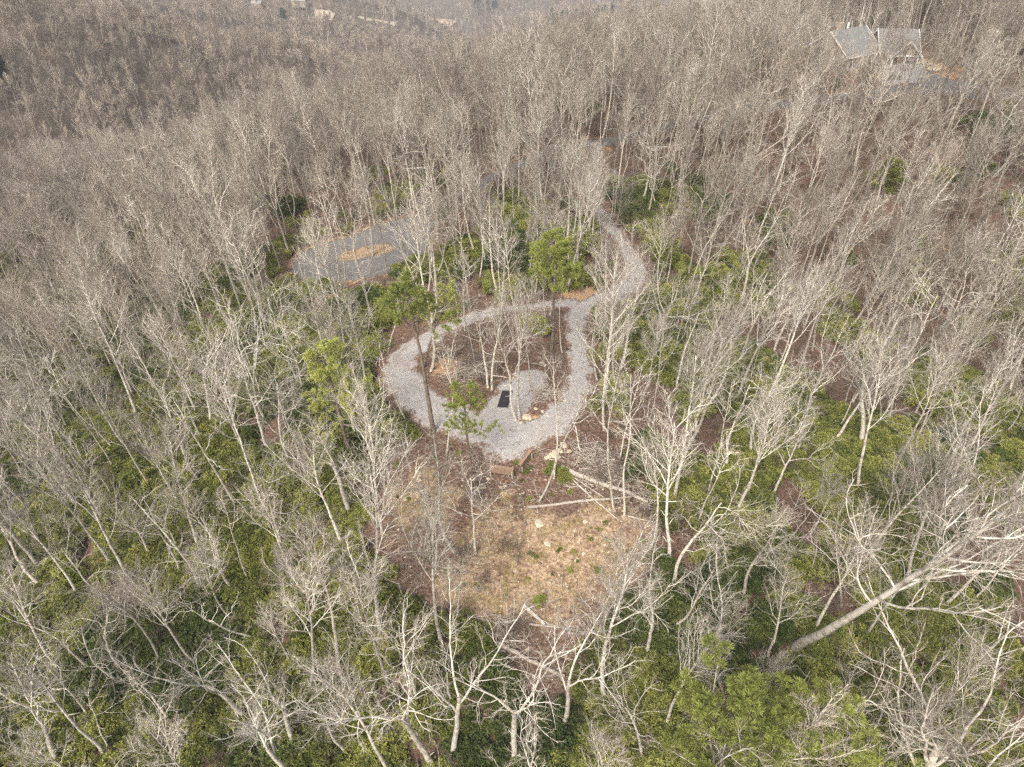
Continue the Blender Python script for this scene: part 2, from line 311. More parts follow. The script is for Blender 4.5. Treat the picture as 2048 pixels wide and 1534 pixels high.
oranges = [(up1(x, y), r) for x, y, r in [(600, 552, 3.0), (610, 535, 1.5), (1165, 578, 2.6), (1150, 590, 2.0), (1190, 298, 2.5), (1175, 300, 2.0), (1120, 312, 2.0), (890, 738, 1.6), (1066, 842, 1.4), (1100, 845, 1.2), (1600, 120, 4), (1585, 105, 4), (1860, 140, 5)]]
def sd_gravel(x, y): return np.minimum(np.minimum(sd_line(x, y, DR, DW), sd_poly(x, y, pad_poly)), sd_poly(x, y, apron_poly))
def sd_paved(x, y):
    a = np.minimum(sd_poly(x, y, cul_poly), sd_line(x, y, road, [1.6]*len(road)))
    a = np.minimum(a, sd_line(x, y, spur, [2.4]*len(spur)))
    return np.maximum(a, -sd_poly(x, y, med_poly))
def near_box(x, y): return (x > -70) & (x < 170) & (y > 30) & (y < 260)
def sd_roads(x, y):
    out = np.full(x.shape, 50.0); m = near_box(x, y)
    if m.any(): out[m] = np.minimum(sd_gravel(x[m], y[m]), sd_paved(x[m], y[m]))
    return out

# ------------------------------------------------------------------ ground sheet
def axis(a, b, step, lo, hi, g=1.06):
    core = list(np.arange(a, b, step)); l = []; s = step; v = a
    while v > lo: s *= g; v -= s; l.append(v)
    r = []; s = step; v = core[-1]
    while v < hi: s *= g; v += s; r.append(v)
    return np.array(l[::-1]+core+r)
gx = axis(-75, 120, 0.6, -2600, 2800); gy = axis(18, 170, 0.6, -500, 4200)
X, Y = np.meshgrid(gx, gy); Z = T0(X, Y)
RS = sd_roads(X, Y)
Z = Z + np.clip((RS-0.3)/2, 0, 1)*np.clip((260-np.hypot(X, Y))/100, 0, 1)*fbm(X/2.6, Y/2.6, 5, 3)*0.22
Z = Z - np.where(RS < 0.2, 0.03, 0)
nx, ny = len(gx), len(gy); ii = np.arange(nx*ny).reshape(ny, nx)
Q = np.stack([ii[:-1, :-1], ii[:-1, 1:], ii[1:, 1:], ii[1:, :-1]], -1).reshape(-1, 4)
me = mesh_np('ground', np.stack([X, Y, Z], -1).reshape(-1, 3), Q, M_ground, smooth=True)
msk = np.zeros((ny, nx, 4)); msk[..., 3] = 1
nb = near_box(X, Y)
xs, ys = X[nb], Y[nb]
r_ = np.clip(0.55-sd_poly(xs, ys, tan_poly)/5.0, 0, 0.92)
r_ = np.maximum(r_, np.clip(0.42-sd_poly(xs, ys, moss_poly)/4.0, 0, 0.62)); r_ = np.maximum(r_, np.clip(0.8-sd_poly(xs, ys, med_poly)/0.6, 0, 1))
g_ = np.zeros(xs.shape)
for p_, rr in oranges: g_ = np.maximum(g_, np.clip(1.1-np.hypot(xs-p_[0], ys-p_[1])/rr*0.7, 0, 1))
gv = np.clip(0.46-np.abs(sd_poly(xs, ys, cul_poly)-0.4)/3.0, 0, 1); g_ = np.maximum(g_, gv)
msk[nb, 0] = r_; msk[nb, 1] = g_
msk[..., 2] = np.clip((np.hypot(X, Y)-150)/60, 0, 1)
ca = me.color_attributes.new('mask', 'FLOAT_COLOR', 'POINT'); ca.data.foreach_set('color', msk.astype(np.float32).ravel())
tag(link('ground', me), kind='structure')

def sheet(name, sdf, box, step, mat, lift=0.05, noise_amp=0.5):
    x0, x1, y0, y1 = box; xa = np.arange(x0, x1, step); ya = np.arange(y0, y1, step); X, Y = np.meshgrid(xa, ya)
    S = sdf(X, Y); S = S + fbm(X/1.3, Y/1.3, 21, 4)*noise_amp
    Zs = T0(X, Y) + lift*np.clip(-S/0.5, -2.0, 1.0) + 0.006*fbm(X*2, Y*2, 9, 2)
    keep = S < 0.8; kq = keep[:-1, :-1] & keep[:-1, 1:] & keep[1:, 1:] & keep[1:, :-1]
    ii = np.arange(X.size).reshape(X.shape); Q = np.stack([ii[:-1, :-1], ii[:-1, 1:], ii[1:, 1:], ii[1:, :-1]], -1)[kq]
    used = np.unique(Q); rem = np.full(X.size, -1); rem[used] = np.arange(len(used))
    o = link(name, mesh_np(name, np.stack([X, Y, Zs], -1).reshape(-1, 3)[used], rem[Q], mat, S.ravel()[used], smooth=True)); tag(o, kind='structure'); return o
bb = lambda P, m: (P[:, 0].min()-m, P[:, 0].max()+m, P[:, 1].min()-m, P[:, 1].max()+m)
allg = np.vstack([DR, pad_poly, apron_poly]); allp = np.vstack([cul_poly, road, spur])
sheet('gravel_driveway', sd_gravel, bb(allg, 4), 0.22, M_gravel, 0.06, 0.95)
sheet('paved_road', sd_paved, bb(allp, 4), 0.35, M_asph, 0.05, 0.35)

# ------------------------------------------------------------------ plant generators
def grow(rng, S, D, L, n, wig, up):
    P = [S]; d = norm(D); seg = (L/(n-1))[:, None]; drift = rng.normal(0, wig*0.5, D.shape)
    for i in range(n-1):
        d = norm(d+rng.normal(0, wig, d.shape)+drift*0.4+np.array([0, 0, up])); P.append(P[-1]+d*seg)
    return np.stack(P, 1)
def spawn(rng, P, R, L, m, t0, t1, a0, a1, lr, taper=0.55, rr=0.6):
    B, n, _ = P.shape
    t = t0+(t1-t0)*(np.arange(m)+rng.uniform(0.1, 0.9, (B, m)))/m; f = t*(n-1); i = np.clip(f.astype(int), 0, n-2); fr = (f-i)[..., None]
    b = np.arange(B)[:, None]; pos = P[b, i]*(1-fr)+P[b, i+1]*fr; tan = norm(P[b, i+1]-P[b, i]); r = R[b, i]*(1-fr[..., 0])+R[b, i+1]*fr[..., 0]
    ref = np.where(np.abs(tan[..., 2:3]) > 0.9, np.array([1., 0, 0]), np.array([0, 0, 1.])); u = norm(np.cross(tan, ref)); v = np.cross(tan, u)
    az = 2.4*np.arange(m)[None]+rng.uniform(0, 6.28, (B, 1))+rng.normal(0, 0.5, (B, m)); a = rng.uniform(rad(a0), rad(a1), (B, m))
    d = np.cos(a)[..., None]*tan+np.sin(a)[..., None]*(np.cos(az)[..., None]*u+np.sin(az)[..., None]*v)
    ln = L[:, None]*lr*(1-taper*(t-t0)/max(t1-t0, 1e-6))*rng.uniform(0.65, 1.25, (B, m))
    r0 = np.minimum(r*rr*rng.uniform(0.8, 1.1, (B, m)), r*0.95)
    return pos.reshape(-1, 3), d.reshape(-1, 3), ln.ravel(), r0.ravel()
def radii(r0, n, end=0.35, p=1.0): 
    t = np.linspace(0, 1, n)[None]; return r0[:, None]*(1-(1-end)*t**p)
class Acc:
    def __init__(s): s.V = []; s.Q = []; s.F = []; s.n = 0
    def add(s, V, Q, F): s.V.append(V); s.Q.append(Q+s.n); s.F.append(F); s.n += len(V)
    def tubes(s, P, R, k, fine):
        B, n, _ = P.shape; T = np.empty_like(P); T[:, 1:-1] = P[:, 2:]-P[:, :-2]; T[:, 0] = P[:, 1]-P[:, 0]; T[:, -1] = P[:, -1]-P[:, -2]; T = norm(T)
        d0 = norm(P[:, -1]-P[:, 0]); ref = np.where(np.abs(d0[:, 2:3]) > 0.8, np.array([1., 0.1, 0]), np.array([0.1, 0, 1.]))[:, None]
        u = norm(np.cross(T, ref)); v = np.cross(T, u); a = np.arange(k)*2*math.pi/k
        V = P[:, :, None]+R[:, :, None, None]*(np.cos(a)[None, None, :, None]*u[:, :, None]+np.sin(a)[None, None, :, None]*v[:, :, None])
        base = (np.arange(B)*n*k)[:, None, None]+(np.arange(n-1)*k)[None, :, None]; j = np.arange(k); j2 = (j+1) % k
        Q = np.stack([base+j, base+j2, base+k+j2, base+k+j], -1).reshape(-1, 4)
        F = np.broadcast_to(np.asarray(fine, float).reshape(-1, 1, 1) if np.ndim(fine) else np.full((1, 1, 1), fine), (B, n, k)).ravel()
        s.add(V.reshape(-1, 3), Q, F)
    def quads(s, V, fine):   # V (m,4,3)
        m = len(V); s.add(V.reshape(-1, 3), np.arange(m*4).reshape(-1, 4), np.repeat(fine, 4))
    def mesh(s, name, mat, smooth=False): return mesh_np(name, np.concatenate(s.V), np.concatenate(s.Q), mat, np.concatenate(s.F), smooth)
HT = 15.0
def bare_tree(seed, form):
    rng = np.random.default_rng(seed); tr, cr = Acc(), Acc(); D0 = np.array([[0, 0, 1.]]); S0 = np.array([[0, 0, -0.35]])
    cfg = dict(
     broom=dict(th=0.93, wig=.045, r=.16, m1=15, t1=(.50, .97), a1=(22, 48), l1=.38, w1=.09, u1=.10, m2=8, a2=(22, 48), l2=.46, w2=.12, m3=6, l3=.42, m4=3),
     oak=dict(th=0.80, wig=.075, r=.18, m1=9, t1=(.44, .98), a1=(38, 75), l1=.48, w1=.26, u1=.09, m2=7, a2=(30, 65), l2=.50, w2=.26, m3=6, l3=.46, m4=2),
     fork=dict(th=0.52, wig=.06, r=.20, m1=3, t1=(.72, 1.0), a1=(12, 34), l1=1.02, w1=.10, u1=.07, m2=11, a2=(28, 62), l2=.36, w2=.20, m3=6, l3=.46, m4=3),
     slim=dict(th=0.97, wig=.05, r=.105, m1=9, t1=(.58, .98), a1=(28, 60), l1=.25, w1=.16, u1=.08, m2=5, a2=(25, 55), l2=.5, w2=.2, m3=4, l3=.5, m4=3),
     wide=dict(th=0.55, wig=.05, r=.24, m1=7, t1=(.62, 1.0), a1=(28, 66), l1=.86, w1=.15, u1=.055, m2=10, a2=(30, 60), l2=.42, w2=.22, m3=6, l3=.46, m4=3),
     snag=dict(th=0.85, wig=.06, r=.15, m1=6, t1=(.45, .98), a1=(40, 80), l1=.28, w1=.30, u1=.02, m2=3, a2=(30, 70), l2=.4, w2=.3, m3=2, l3=.4, m4=1))[form]
    L0 = np.array([HT*cfg['th']]); n0 = 16
    P = grow(rng, S0, D0, L0, n0, cfg['wig'], 0.03); P[:, :, :2] -= np.linspace(0, 1, n0)[None, :, None]*P[:, -1:, :2]; R = radii(np.array([cfg['r']]), n0, 0.22 if form != 'fork' and form != 'wide' else 0.62, 0.85); R[:, 0] *= 1.35
    tr.tubes(P, R, 7, 0.0)
    P1, D1, L1, r1 = spawn(rng, P, R, L0, cfg['m1'], *cfg['t1'], *cfg['a1'], cfg['l1'], 0.5 if form in ('broom', 'slim') else 0.2, 0.62 if form not in ('fork',) else 0.8)
    r1 = np.maximum(r1*0.8, 0.03); n1 = 10; B1 = grow(rng, P1, D1, L1, n1, cfg['w1'], cfg['u1']); R1 = radii(r1, n1, 0.25); cr.tubes(B1, R1, 5, 0.3)
    P2, D2, L2, r2 = spawn(rng, B1, R1, L1, cfg['m2'], 0.18, 0.98, *cfg['a2'], cfg['l2'], 0.5, 0.6)
    r2 = np.clip(r2, 0.018, 0.06); n2 = 7; B2 = grow(rng, P2, D2, L2, n2, cfg['w2'], 0.07); R2 = radii(r2, n2, 0.4); cr.tubes(B2, R2, 3, 0.58)
    P3, D3, L3, r3 = spawn(rng, B2, R2, L2, cfg['m3'], 0.15, 0.98, 25, 55, cfg['l3'], 0.5, 0.65)
    L3 = np.clip(L3, 0.35, 2.2); r3 = np.clip(r3, 0.009, 0.022); B3 = grow(rng, P3, D3, L3, 4, 0.16, 0.06); R3 = radii(r3, 4, 0.55); cr.tubes(B3, R3, 3, 0.8)
    P4, D4, L4, r4 = spawn(rng, B3, R3, L3, cfg['m4'], 0.2, 1.0, 22, 50, 0.55, 0.4, 0.8)
    L4 = np.clip(L4, 0.22, 0.9); r4 = np.clip(r4, 0.006, 0.010); B4 = grow(rng, P4, D4, L4, 3, 0.12, 0.05); R4 = radii(r4, 3, 0.6); cr.tubes(B4, R4, 3, 1.0)
    if form == 'snag' or seed % 4 == 0:   # a few stubs low on the trunk
        Ps, Ds, Ls, rs = spawn(rng, P, R, L0, 5, 0.15, 0.5, 50, 95, 0.07, 0.1, 0.35); tr.tubes(grow(rng, Ps, Ds, Ls, 4, 0.2, 0), radii(rs, 4, 0.4), 4, 0.2)
    return tr, cr
def join(*accs):
    o = Acc()
    for a in accs:
        for V, Q, F in zip([np.concatenate(a.V)], [np.concatenate(a.Q)], [np.concatenate(a.F)]): o.add(V, Q, F)
    return o
FORMS = ['broom']*4+['oak']*4+['fork']*3+['slim']*4+['wide']*3+['snag']*2
TREES = []
for i, f_ in enumerate(FORMS):
    tr, cr = bare_tree(100+i, f_); j = join(tr, cr)
    TREES.append((f_, tr.mesh('trunk', M_bark, True), cr.mesh('crown', M_bark), j))
def far_tree(seed, tall=12.0, thick=1.0):
    rng = np.random.default_rng(seed); a = Acc(); L0 = np.array([tall*0.9])
    P = grow(rng, np.array([[0, 0, -0.5]]), np.array([[0, 0, 1.]]), L0, 5, 0.04, 0.03); R = radii(np.array([0.17*thick]), 5, 0.3); a.tubes(P, R, 3, 0.0)
    P1, D1, L1, r1 = spawn(rng, P, R, L0, 12, 0.42, 0.97, 20, 55, 0.40, 0.5, 0.5); B1 = grow(rng, P1, D1, L1, 4, 0.12, 0.1); R1 = radii(np.full(len(r1), 0.07*thick), 4, 0.4); a.tubes(B1, R1, 3, 0.5)
    P2, D2, L2, r2 = spawn(rng, B1, R1, L1, 17, 0.1, 1.0, 20, 60, 0.45, 0.4); B2 = grow(rng, P2, D2, L2, 3, 0.15, 0.12); R2 = radii(np.full(len(r2), 0.045*thick), 3, 0.5); a.tubes(B2, R2, 3, 1.0)
    return a
def tufts(a, pos, nrm, rng, n, size, width, spread=0.9):   # n thin leaf quads radiating from every position
    m = len(pos); d = norm(nrm[:, None]+rng.normal(0, spread, (m, n, 3))); s = norm(np.cross(d, rng.normal(0, 1, (m, n, 3))))
    L = size*rng.uniform(0.7, 1.25, (m, n, 1)); W = width*rng.uniform(0.7, 1.2, (m, n, 1)); c = pos[:, None]
    V = np.stack([c-s*W*0.3, c+s*W*0.3, c+d*L+s*W*0.5, c+d*L-s*W*0.5], 2).reshape(-1, 4, 3)
    a.quads(V, np.repeat(rng.uniform(0, 1, m), n))
def shrub(seed, R=1.3, H=1.5, nro=520, leaf=0.20, lw=0.075, flat=0.8):
    rng = np.random.default_rng(seed); a = Acc(); st = Acc()
    nl = 9; lc = np.c_[rng.normal(0, R*0.5, (nl, 2)), rng.uniform(0.25, 0.75, nl)*H]; lr = rng.uniform(0.32, 0.55, nl)*R
    k = rng.integers(0, nl, nro); d = norm(rng.normal(0, 1, (nro, 3))+np.array([0, 0, 0.7])); rr = np.where(rng.random(nro) < 0.75, rng.uniform(0.85, 1.08, nro), rng.uniform(0.3, 0.85, nro))
    pos = lc[k]+d*lr[k][:, None]*rr[:, None]*np.array([1, 1, flat]); keep = pos[:, 2] > 0.05; pos, d = pos[keep], d[keep]
    tufts(a, pos, norm(d+np.array([0, 0, 0.5])), rng, 7, leaf, lw, 0.75)
    S = np.repeat(np.array([[0, 0, -0.2]]), nl, 0)+rng.normal(0, 0.15, (nl, 3)); S[:, 2] = -0.2
    Lx = np.linalg.norm(lc-S, axis=1); Bm = grow(rng, S, lc-S, Lx, 5, 0.06, 0); st.tubes(Bm, radii(np.full(nl, 0.035), 5, 0.4), 4, 0.2)
    return a, st
def brush(seed, H=2.2):
    rng = np.random.default_rng(seed); a = Acc(); n = 14; S = np.c_[rng.normal(0, 0.35, (n, 2)), np.full(n, -0.1)]
    D = norm(np.c_[rng.normal(0, 0.45, (n, 2)), np.ones(n)]); L = rng.uniform(0.5, 1, n)*H; B = grow(rng, S, D, L, 6, 0.12, 0.02); R = radii(np.full(n, 0.02), 6, 0.4); a.tubes(B, R, 3, 0.3)
    P1, D1, L1, r1 = spawn(rng, B, R, L, 7, 0.3, 1, 25, 60, 0.4, 0.4, 0.7); B1 = grow(rng, P1, D1, L1, 4, 0.15, 0.05); R1 = radii(np.full(len(L1), 0.011), 4, 0.5); a.tubes(B1, R1, 3, 0.8)
    P2, D2, L2, r2 = spawn(rng, B1, R1, L1, 5, 0.3, 1, 25, 60, 0.5, 0.4, 0.7); a.tubes(grow(rng, P2, D2, L2, 3, 0.15, 0.05), radii(np.full(len(L2), 0.008), 3, 0.6), 3, 1.0)
    return a
def pine(seed, H=14.0, crown0=0.60, spread=0.20, nb=34, lean=0.0, flat=False):
    rng = np.random.default_rng(seed); tr = Acc(); cr = Acc(); br = Acc(); L0 = np.array([H]); n0 = 14
    P = grow(rng, np.array([[0, 0, -0.3]]), np.array([[0, 0, 1.]]), L0, n0, 0.03, 0.03); R = radii(np.array([0.22]), n0, 0.25, 0.8); tr.tubes(P, R, 8, 0.0)
    Ps, Ds, Ls, rs = spawn(rng, P, R, L0, 9, 0.35, crown0, 60, 95, 0.05, 0.1, 0.3); tr.tubes(grow(rng, Ps, Ds, Ls, 4, 0.2, 0), radii(np.maximum(rs, .015), 4, 0.4), 4, 0.6)
    P1, D1, L1, r1 = spawn(rng, P, R, L0, nb, crown0, 0.99, 50, 85, spread, 0.62, 0.4); B1 = grow(rng, P1, D1, L1, 7, 0.12, 0.07); R1 = radii(np.clip(r1, 0.02, 0.07), 7, 0.3); br.tubes(B1, R1, 4, 0.4)
    P2, D2, L2, r2 = spawn(rng, B1, R1, L1, 8, 0.30, 1.0, 25, 60, 0.40, 0.4, 0.6); B2 = grow(rng, P2, D2, L2, 4, 0.14, 0.10); R2 = radii(np.clip(r2, 0.01, 0.02), 4, 0.5); br.tubes(B2, R2, 3, 0.8)
    P3, D3, L3, r3 = spawn(rng, B2, R2, L2, 5, 0.35, 1.0, 20, 55, 0.5, 0.3, 0.7)
    tip = np.vstack([P3+norm(D3)*0.12, B2[:, -1]]); dr = np.vstack([norm(D3), norm(B2[:, -1]-B2[:, -2])])
    tufts(cr, tip, norm(dr+np.array([0, 0, 0.5])), rng, 18, 0.24, 0.032, 0.65)
    return tr, br, cr
def conifer_far(seed):
    rng = np.random.default_rng(seed); a = Acc(); n = 420; t = rng.random(n)**0.8; z = 1.5+t*12.5; r = (1-t)**0.8*2.4*rng.uniform(0.5, 1.05, n); az = rng.uniform(0, 6.28, n)
    pos = np.c_[np.cos(az)*r, np.sin(az)*r, z]; tufts(a, pos, np.c_[np.cos(az), np.sin(az), np.full(n, 0.1)], rng, 3, 0.9, 0.55, 0.4); return a
proto_cols = {}
def proto_collection(name, meshes):
    col = bpy.data.collections.new(name)
    for i, m in enumerate(meshes):
        o = bpy.data.objects.new('%s_%02d' % (name, i), m); col.objects.link(o)
    return col
def two_mat(name, accs_mats):   # one mesh with several materials
    V, Q, Fi, mi, n = [], [], [], [], 0
    for a, m in accs_mats:
        v, q, f = np.concatenate(a.V), np.concatenate(a.Q), np.concatenate(a.F); V.append(v); Q.append(q+n); Fi.append(f); mi.append(np.full(len(q), len(mi))); n += len(v)
    me = mesh_np(name, np.concatenate(V), np.concatenate(Q), None, np.concatenate(Fi))
    for a, m in accs_mats: me.materials.append(m)
    me.polygons.foreach_set('material_index', np.concatenate(mi).astype(np.int32)); return me
col_tree = proto_collection('tree_form', [j.mesh('tree', M_bark) for f, t, c, j in TREES]+[j.mesh('tree', M_ridge) for f, t, c, j in TREES])
col_far = proto_collection('far_form', [far_tree(300+i, 12, 1.0).mesh('far_tree', M_far) for i in range(8)])
col_vfar = proto_collection('vfar_form', [far_tree(400+i, 12, 1.9).mesh('far_tree', M_far) for i in range(5)])
SHR = [shrub(500+i) for i in range(5)]
SHRD = [shrub(520+i, 1.3, 1.9) for i in range(2)]
col_shrub = proto_collection('shrub_form', [two_mat('shrub', [(a, M_leaf if i < 5 else M_dleaf), (s, M_brush)]) for i, (a, s) in enumerate(SHR+SHRD)])
col_brush = proto_collection('brush_form', [brush(560+i).mesh('brush', M_brush) for i in range(4)])
col_con = proto_collection('conifer_form', [conifer_far(600+i).mesh('conifer', M_bluepine) for i in range(3)])

def scatter(name, P, rot, scl, idx, col, label, cat):
    me = bpy.data.meshes.new(name); n = len(P); me.vertices.add(n); me.vertices.foreach_set('co', np.asarray(P, np.float32).ravel())
    a = me.attributes.new('rot', 'FLOAT_VECTOR', 'POINT'); a.data.foreach_set('vector', np.asarray(rot, np.float32).ravel())
    a = me.attributes.new('scl', 'FLOAT', 'POINT'); a.data.foreach_set('value', np.asarray(scl, np.float32))
    a = me.attributes.new('idx', 'INT', 'POINT'); a.data.foreach_set('value', np.asarray(idx, np.int32))
    g = bpy.data.node_groups.new(name, 'GeometryNodeTree'); g.interface.new_socket('Geometry', in_out='INPUT', socket_type='NodeSocketGeometry'); g.interface.new_socket('Geometry', in_out='OUTPUT', socket_type='NodeSocketGeometry')
    gi = g.nodes.new('NodeGroupInput'); go = g.nodes.new('NodeGroupOutput'); ip = g.nodes.new('GeometryNodeInstanceOnPoints'); ci = g.nodes.new('GeometryNodeCollectionInfo')
    ci.inputs['Collection'].default_value = col; ci.inputs['Separate Children'].default_value = True; ci.inputs['Reset Children'].default_value = True
    def na(nm, ty): x = g.nodes.new('GeometryNodeInputNamedAttribute'); x.data_type = ty; x.inputs['Name'].default_value = nm; return x.outputs['Attribute']
    L = g.links.new; L(gi.outputs[0], ip.inputs['Points']); L(ci.outputs[0], ip.inputs['Instance']); ip.inputs['Pick Instance'].default_value = True
    L(na('idx', 'INT'), ip.inputs['Instance Index']); L(na('rot', 'FLOAT_VECTOR'), ip.inputs['Rotation']); L(na('scl', 'FLOAT'), ip.inputs['Scale']); L(ip.outputs[0], go.inputs[0])
    o = link(name, me); md = o.modifiers.new('scatter', 'NODES'); md.node_group = g; tag(o, label, cat, kind='stuff'); return o

# ------------------------------------------------------------------ where trees stand
rng = np.random.default_rng(7)
def poisson(cx, cy, dmin, rngl):   # thin candidates to a minimum distance (arrays dmin per point)
    order = rngl.permutation(len(cx)); cell = float(np.min(dmin)); grid = {}; keep = []
    for i in order:
        gx_, gy_ = int(cx[i]//cell), int(cy[i]//cell); ok = True; r = int(math.ceil(dmin[i]/cell))
        for a in range(gx_-r, gx_+r+1):
            for b in range(gy_-r, gy_+r+1):
                for k in grid.get((a, b), ()):
                    if (cx[k]-cx[i])**2+(cy[k]-cy[i])**2 < dmin[i]**2: ok = False; break
                if not ok: break
            if not ok: break
        if ok: keep.append(i); grid.setdefault((gx_, gy_), []).append(i)
    return np.array(keep, int)
# hand placed trees: (base px, top px, form, note)
HAND = [
 (118,1533,2,1290,'fork'),(212,1515,25,1310,'broom'),(223,1508,167,1370,'slim'),(289,1188,120,900,'broom'),(130,1350,5,1110,'broom'),(365,1153,252,985,'oak'),
 (473,1188,372,1050,'wide'),(402,1105,335,860,'broom'),(498,1167,440,985,'slim'),(566,1108,508,880,'oak'),(247,1369,125,1205,'oak'),(254,1358,205,1150,'oak'),
 (358,1271,310,1195,'slim'),(522,1278,340,1195,'snag'),(588,1501,540,1290,'wide'),(612,1400,608,1120,'broom'),(351,1532,296,1370,'oak'),(529,1532,512,1400,'oak'),
 (696,1515,615,1360,'oak'),(215,1050,5,770,'broom'),(370,1024,270,840,'broom'),(421,856,392,612,'fork'),(483,883,452,700,'broom'),(620,962,530,705,'oak'),
 (387,757,328,555,'broom'),(397,835,296,615,'oak'),(157,736,76,575,'broom'),(274,842,160,560,'broom'),(377,637,335,500,'broom'),(541,712,510,560,'broom'),
 (601,774,566,610,'oak'),(445,565,362,440,'broom'),(661,877,655,740,'oak'),(465,524,400,290,'fork'),(545,505,478,298,'fork'),(411,524,285,330,'broom'),(630,446,618,340,'slim'),
 (765,1065,728,760,'broom'),(920,1110,828,868,'fork'),(885,1305,868,1002,'broom'),(915,1232,930,1080,'oak'),(1217,1400,1262,1062,'broom'),(1028,1545,1022,1262,'fork'),
 (904,1520,935,1235,'fork'),(872,1545,700,1290,'fork'),(1282,1525,1195,1330,'oak'),(837,1400,785,1200,'oak'),(1232,1023,1244,700,'slim'),(1249,1032,1262,735,'slim'),
 (1299,1095,1305,880,'broom'),(1335,1130,1350,820,'broom'),(1077,1004,1198,768,'slim'),(1107,957,1106,705,'slim'),(1032,842,998,625,'oak'),(1040,838,1062,560,'broom'),
 (985,778,1004,560,'broom'),(976,776,938,575,'oak'),(912,771,880,640,'fork'),(690,562,662,405,'slim'),(618,588,600,500,'slim'),(857,581,842,395,'broom'),(870,560,905,420,'oak'),
 (955,570,968,410,'broom'),(1322,428,1298,295,'oak'),(1228,412,1188,320,'slim'),(1542,998,1632,800,'oak'),(1412,998,1466,755,'slim'),(1491,998,1552,780,'slim'),
 (1721,898,1735,600,'wide'),(1771,862,1828,645,'broom'),(1350,1000,1396,683,'broom'),(1800,1530,1840,1380,'oak'),(1800,1690,1985,1215,'wide'),(1815,1192,1925,860,'broom'),
 (1340,1262,1460,1095,'oak'),(1616,1150,1640,1035,'snag'),(1682,1209,1668,1035,'oak'),(1553,1083,1612,950,'slim'),(1536,1324,1578,1135,'broom'),(1463,1324,1474,1190,'broom'),
 (1585,1425,1630,1320,'snag'),(1734,1473,1780,1380,'snag'),(1679,1407,1722,1310,'oak'),(1766,1115,1832,890,'slim'),(1995,1180,2040,960,'broom'),
 (950,1105,938,905,'oak'),(775,700,792,555,'slim'),(758,845,752,655,'slim'),(892,905,884,690,'slim'),(1000,645,1012,470,'broom'),(930,662,926,500,'slim'),(1092,652,1086,500,'broom'),(1126,705,1130,530,'slim'),
 (1150,425,1140,290,'slim'),(1215,475,1224,335,'slim'),(1205,540,1196,400,'slim'),(1312,600,1330,430,'broom'),(1207,655,1212,470,'broom'),(1210,860,1226,600,'broom'),(900,720,905,560,'slim'),(1060,775,1050,600,'slim'),(735,1000,742,840,'slim'),(1195,760,1192,560,'oak'),(1230,780,1235,600,'broom'),(1195,560,1175,430,'oak'),(1140,565,1120,420,'slim'),(960,700,952,600,'slim'),(1160,905,1120,770,'slim'),
]
GIANT = (1588, 1299, 2030, 1010)
PINES = [(1102, 722, 1106, 474, 'rounded'), (868, 862, 822, 572, 'flat'), (846, 735, 905, 575, 'flat'), (944, 950, 922, 772, 'wide'), (708, 945, 664, 690, 'wide'), (1500, 1680, 1468, 1320, 'big'), (1760, 1850, 1650, 1425, 'big')]
def axis_from_px(bx, by, tx, ty):
    B = up1(bx, min(by, 1900)); D = pix_dir(tx, ty); v = B-CO; z = v@CF
    # top = the point on the ray nearest the vertical through the base, shifted to keep its depth near that vertical
    d = D; A = np.array([[d[0], 0], [d[1], 0], [d[2], -1.0]]); s = ((B[0]-CO[0])*d[0]+(B[1]-CO[1])*d[1])/(d[0]**2+d[1]**2)
    Tp = CO+d*s; return B, Tp
placed = []   # (base, top, form)
for bx, by, tx, ty, f_ in HAND:
    B, Tp = axis_from_px(bx, by, tx, ty); placed.append((B, Tp, f_))
hb = np.array([p[0] for p in placed])
print('hand heights', sorted(round(float(np.linalg.norm(t-b)), 1) for b, t, f in placed))
pine_pl = [(*axis_from_px(a, b, c, d), k) for a, b, c, d, k in PINES]
print('pines', [round(float(np.linalg.norm(t-b)), 1) for b, t, k in pine_pl])
house_at = up1(1698, 128); print('house', house_at)
def house_clear(x, y): return (x > house_at[0]-13) & (x < house_at[0]+20) & (y > house_at[1]-9) & (y < house_at[1]+15)

n = 95000; d_ = rng.uniform(0, 1, n); yy = 4+(215-4)*d_**0.75; xx = rng.uniform(-1, 1, n)*(58+yy*1.05)
px_, py_, dz_ = project(np.stack([xx, yy, T0(xx, yy)], -1))
view = (px_ > -900) & (px_ < 2950) & (py_ < 2300) & (dz_ > 5)
ok = view & (sd_roads(xx, yy) > np.where(yy > 84, 0.25, 0.9)) & (sd_poly(xx, yy, clear_poly) > 0.4) & ~house_clear(xx, yy)
isl = sd_poly(xx, yy, isl_poly) < 1.0
ok &= ~(isl & (rng.random(n) < 0.80))
# keep the view of the turnaround and the pad as open as the photograph shows it
front_cul = (px_ > 570) & (px_ < 830) & (py_ > 555) & (py_ < 700); ok &= ~(front_cul & (rng.random(n) < 0.95))
front_loop = (px_ > 740) & (px_ < 1190) & (py_ > 860) & (py_ < 960); ok &= ~front_loop
front_clr = (px_ > 930) & (px_ < 1190) & (py_ > 1230) & (py_ < 1480); ok &= ~(front_clr & (rng.random(n) < 0.9))
front_drv = (px_ > 1190) & (px_ < 1300) & (py_ > 590) & (py_ < 720); ok &= ~(front_drv & (rng.random(n) < 0.6))
front_house = (px_ > 1600) & (px_ < 1860) & (py_ > 110) & (py_ < 215); ok &= ~(front_house & (rng.random(n) < 0.9))
front_bank = (px_ > 540) & (px_ < 660) & (py_ > 560) & (py_ < 660); ok &= ~(front_bank & (rng.random(n) < 0.95))
front_pine = (px_ > 600) & (px_ < 770) & (py_ > 800) & (py_ < 1060); ok &= ~(front_pine & (rng.random(n) < 0.75))
gap_dist = np.min(np.hypot(xx[:, None]-hb[None, :, 0], yy[:, None]-hb[None, :, 1]), 1); ok &= gap_dist > 2.6
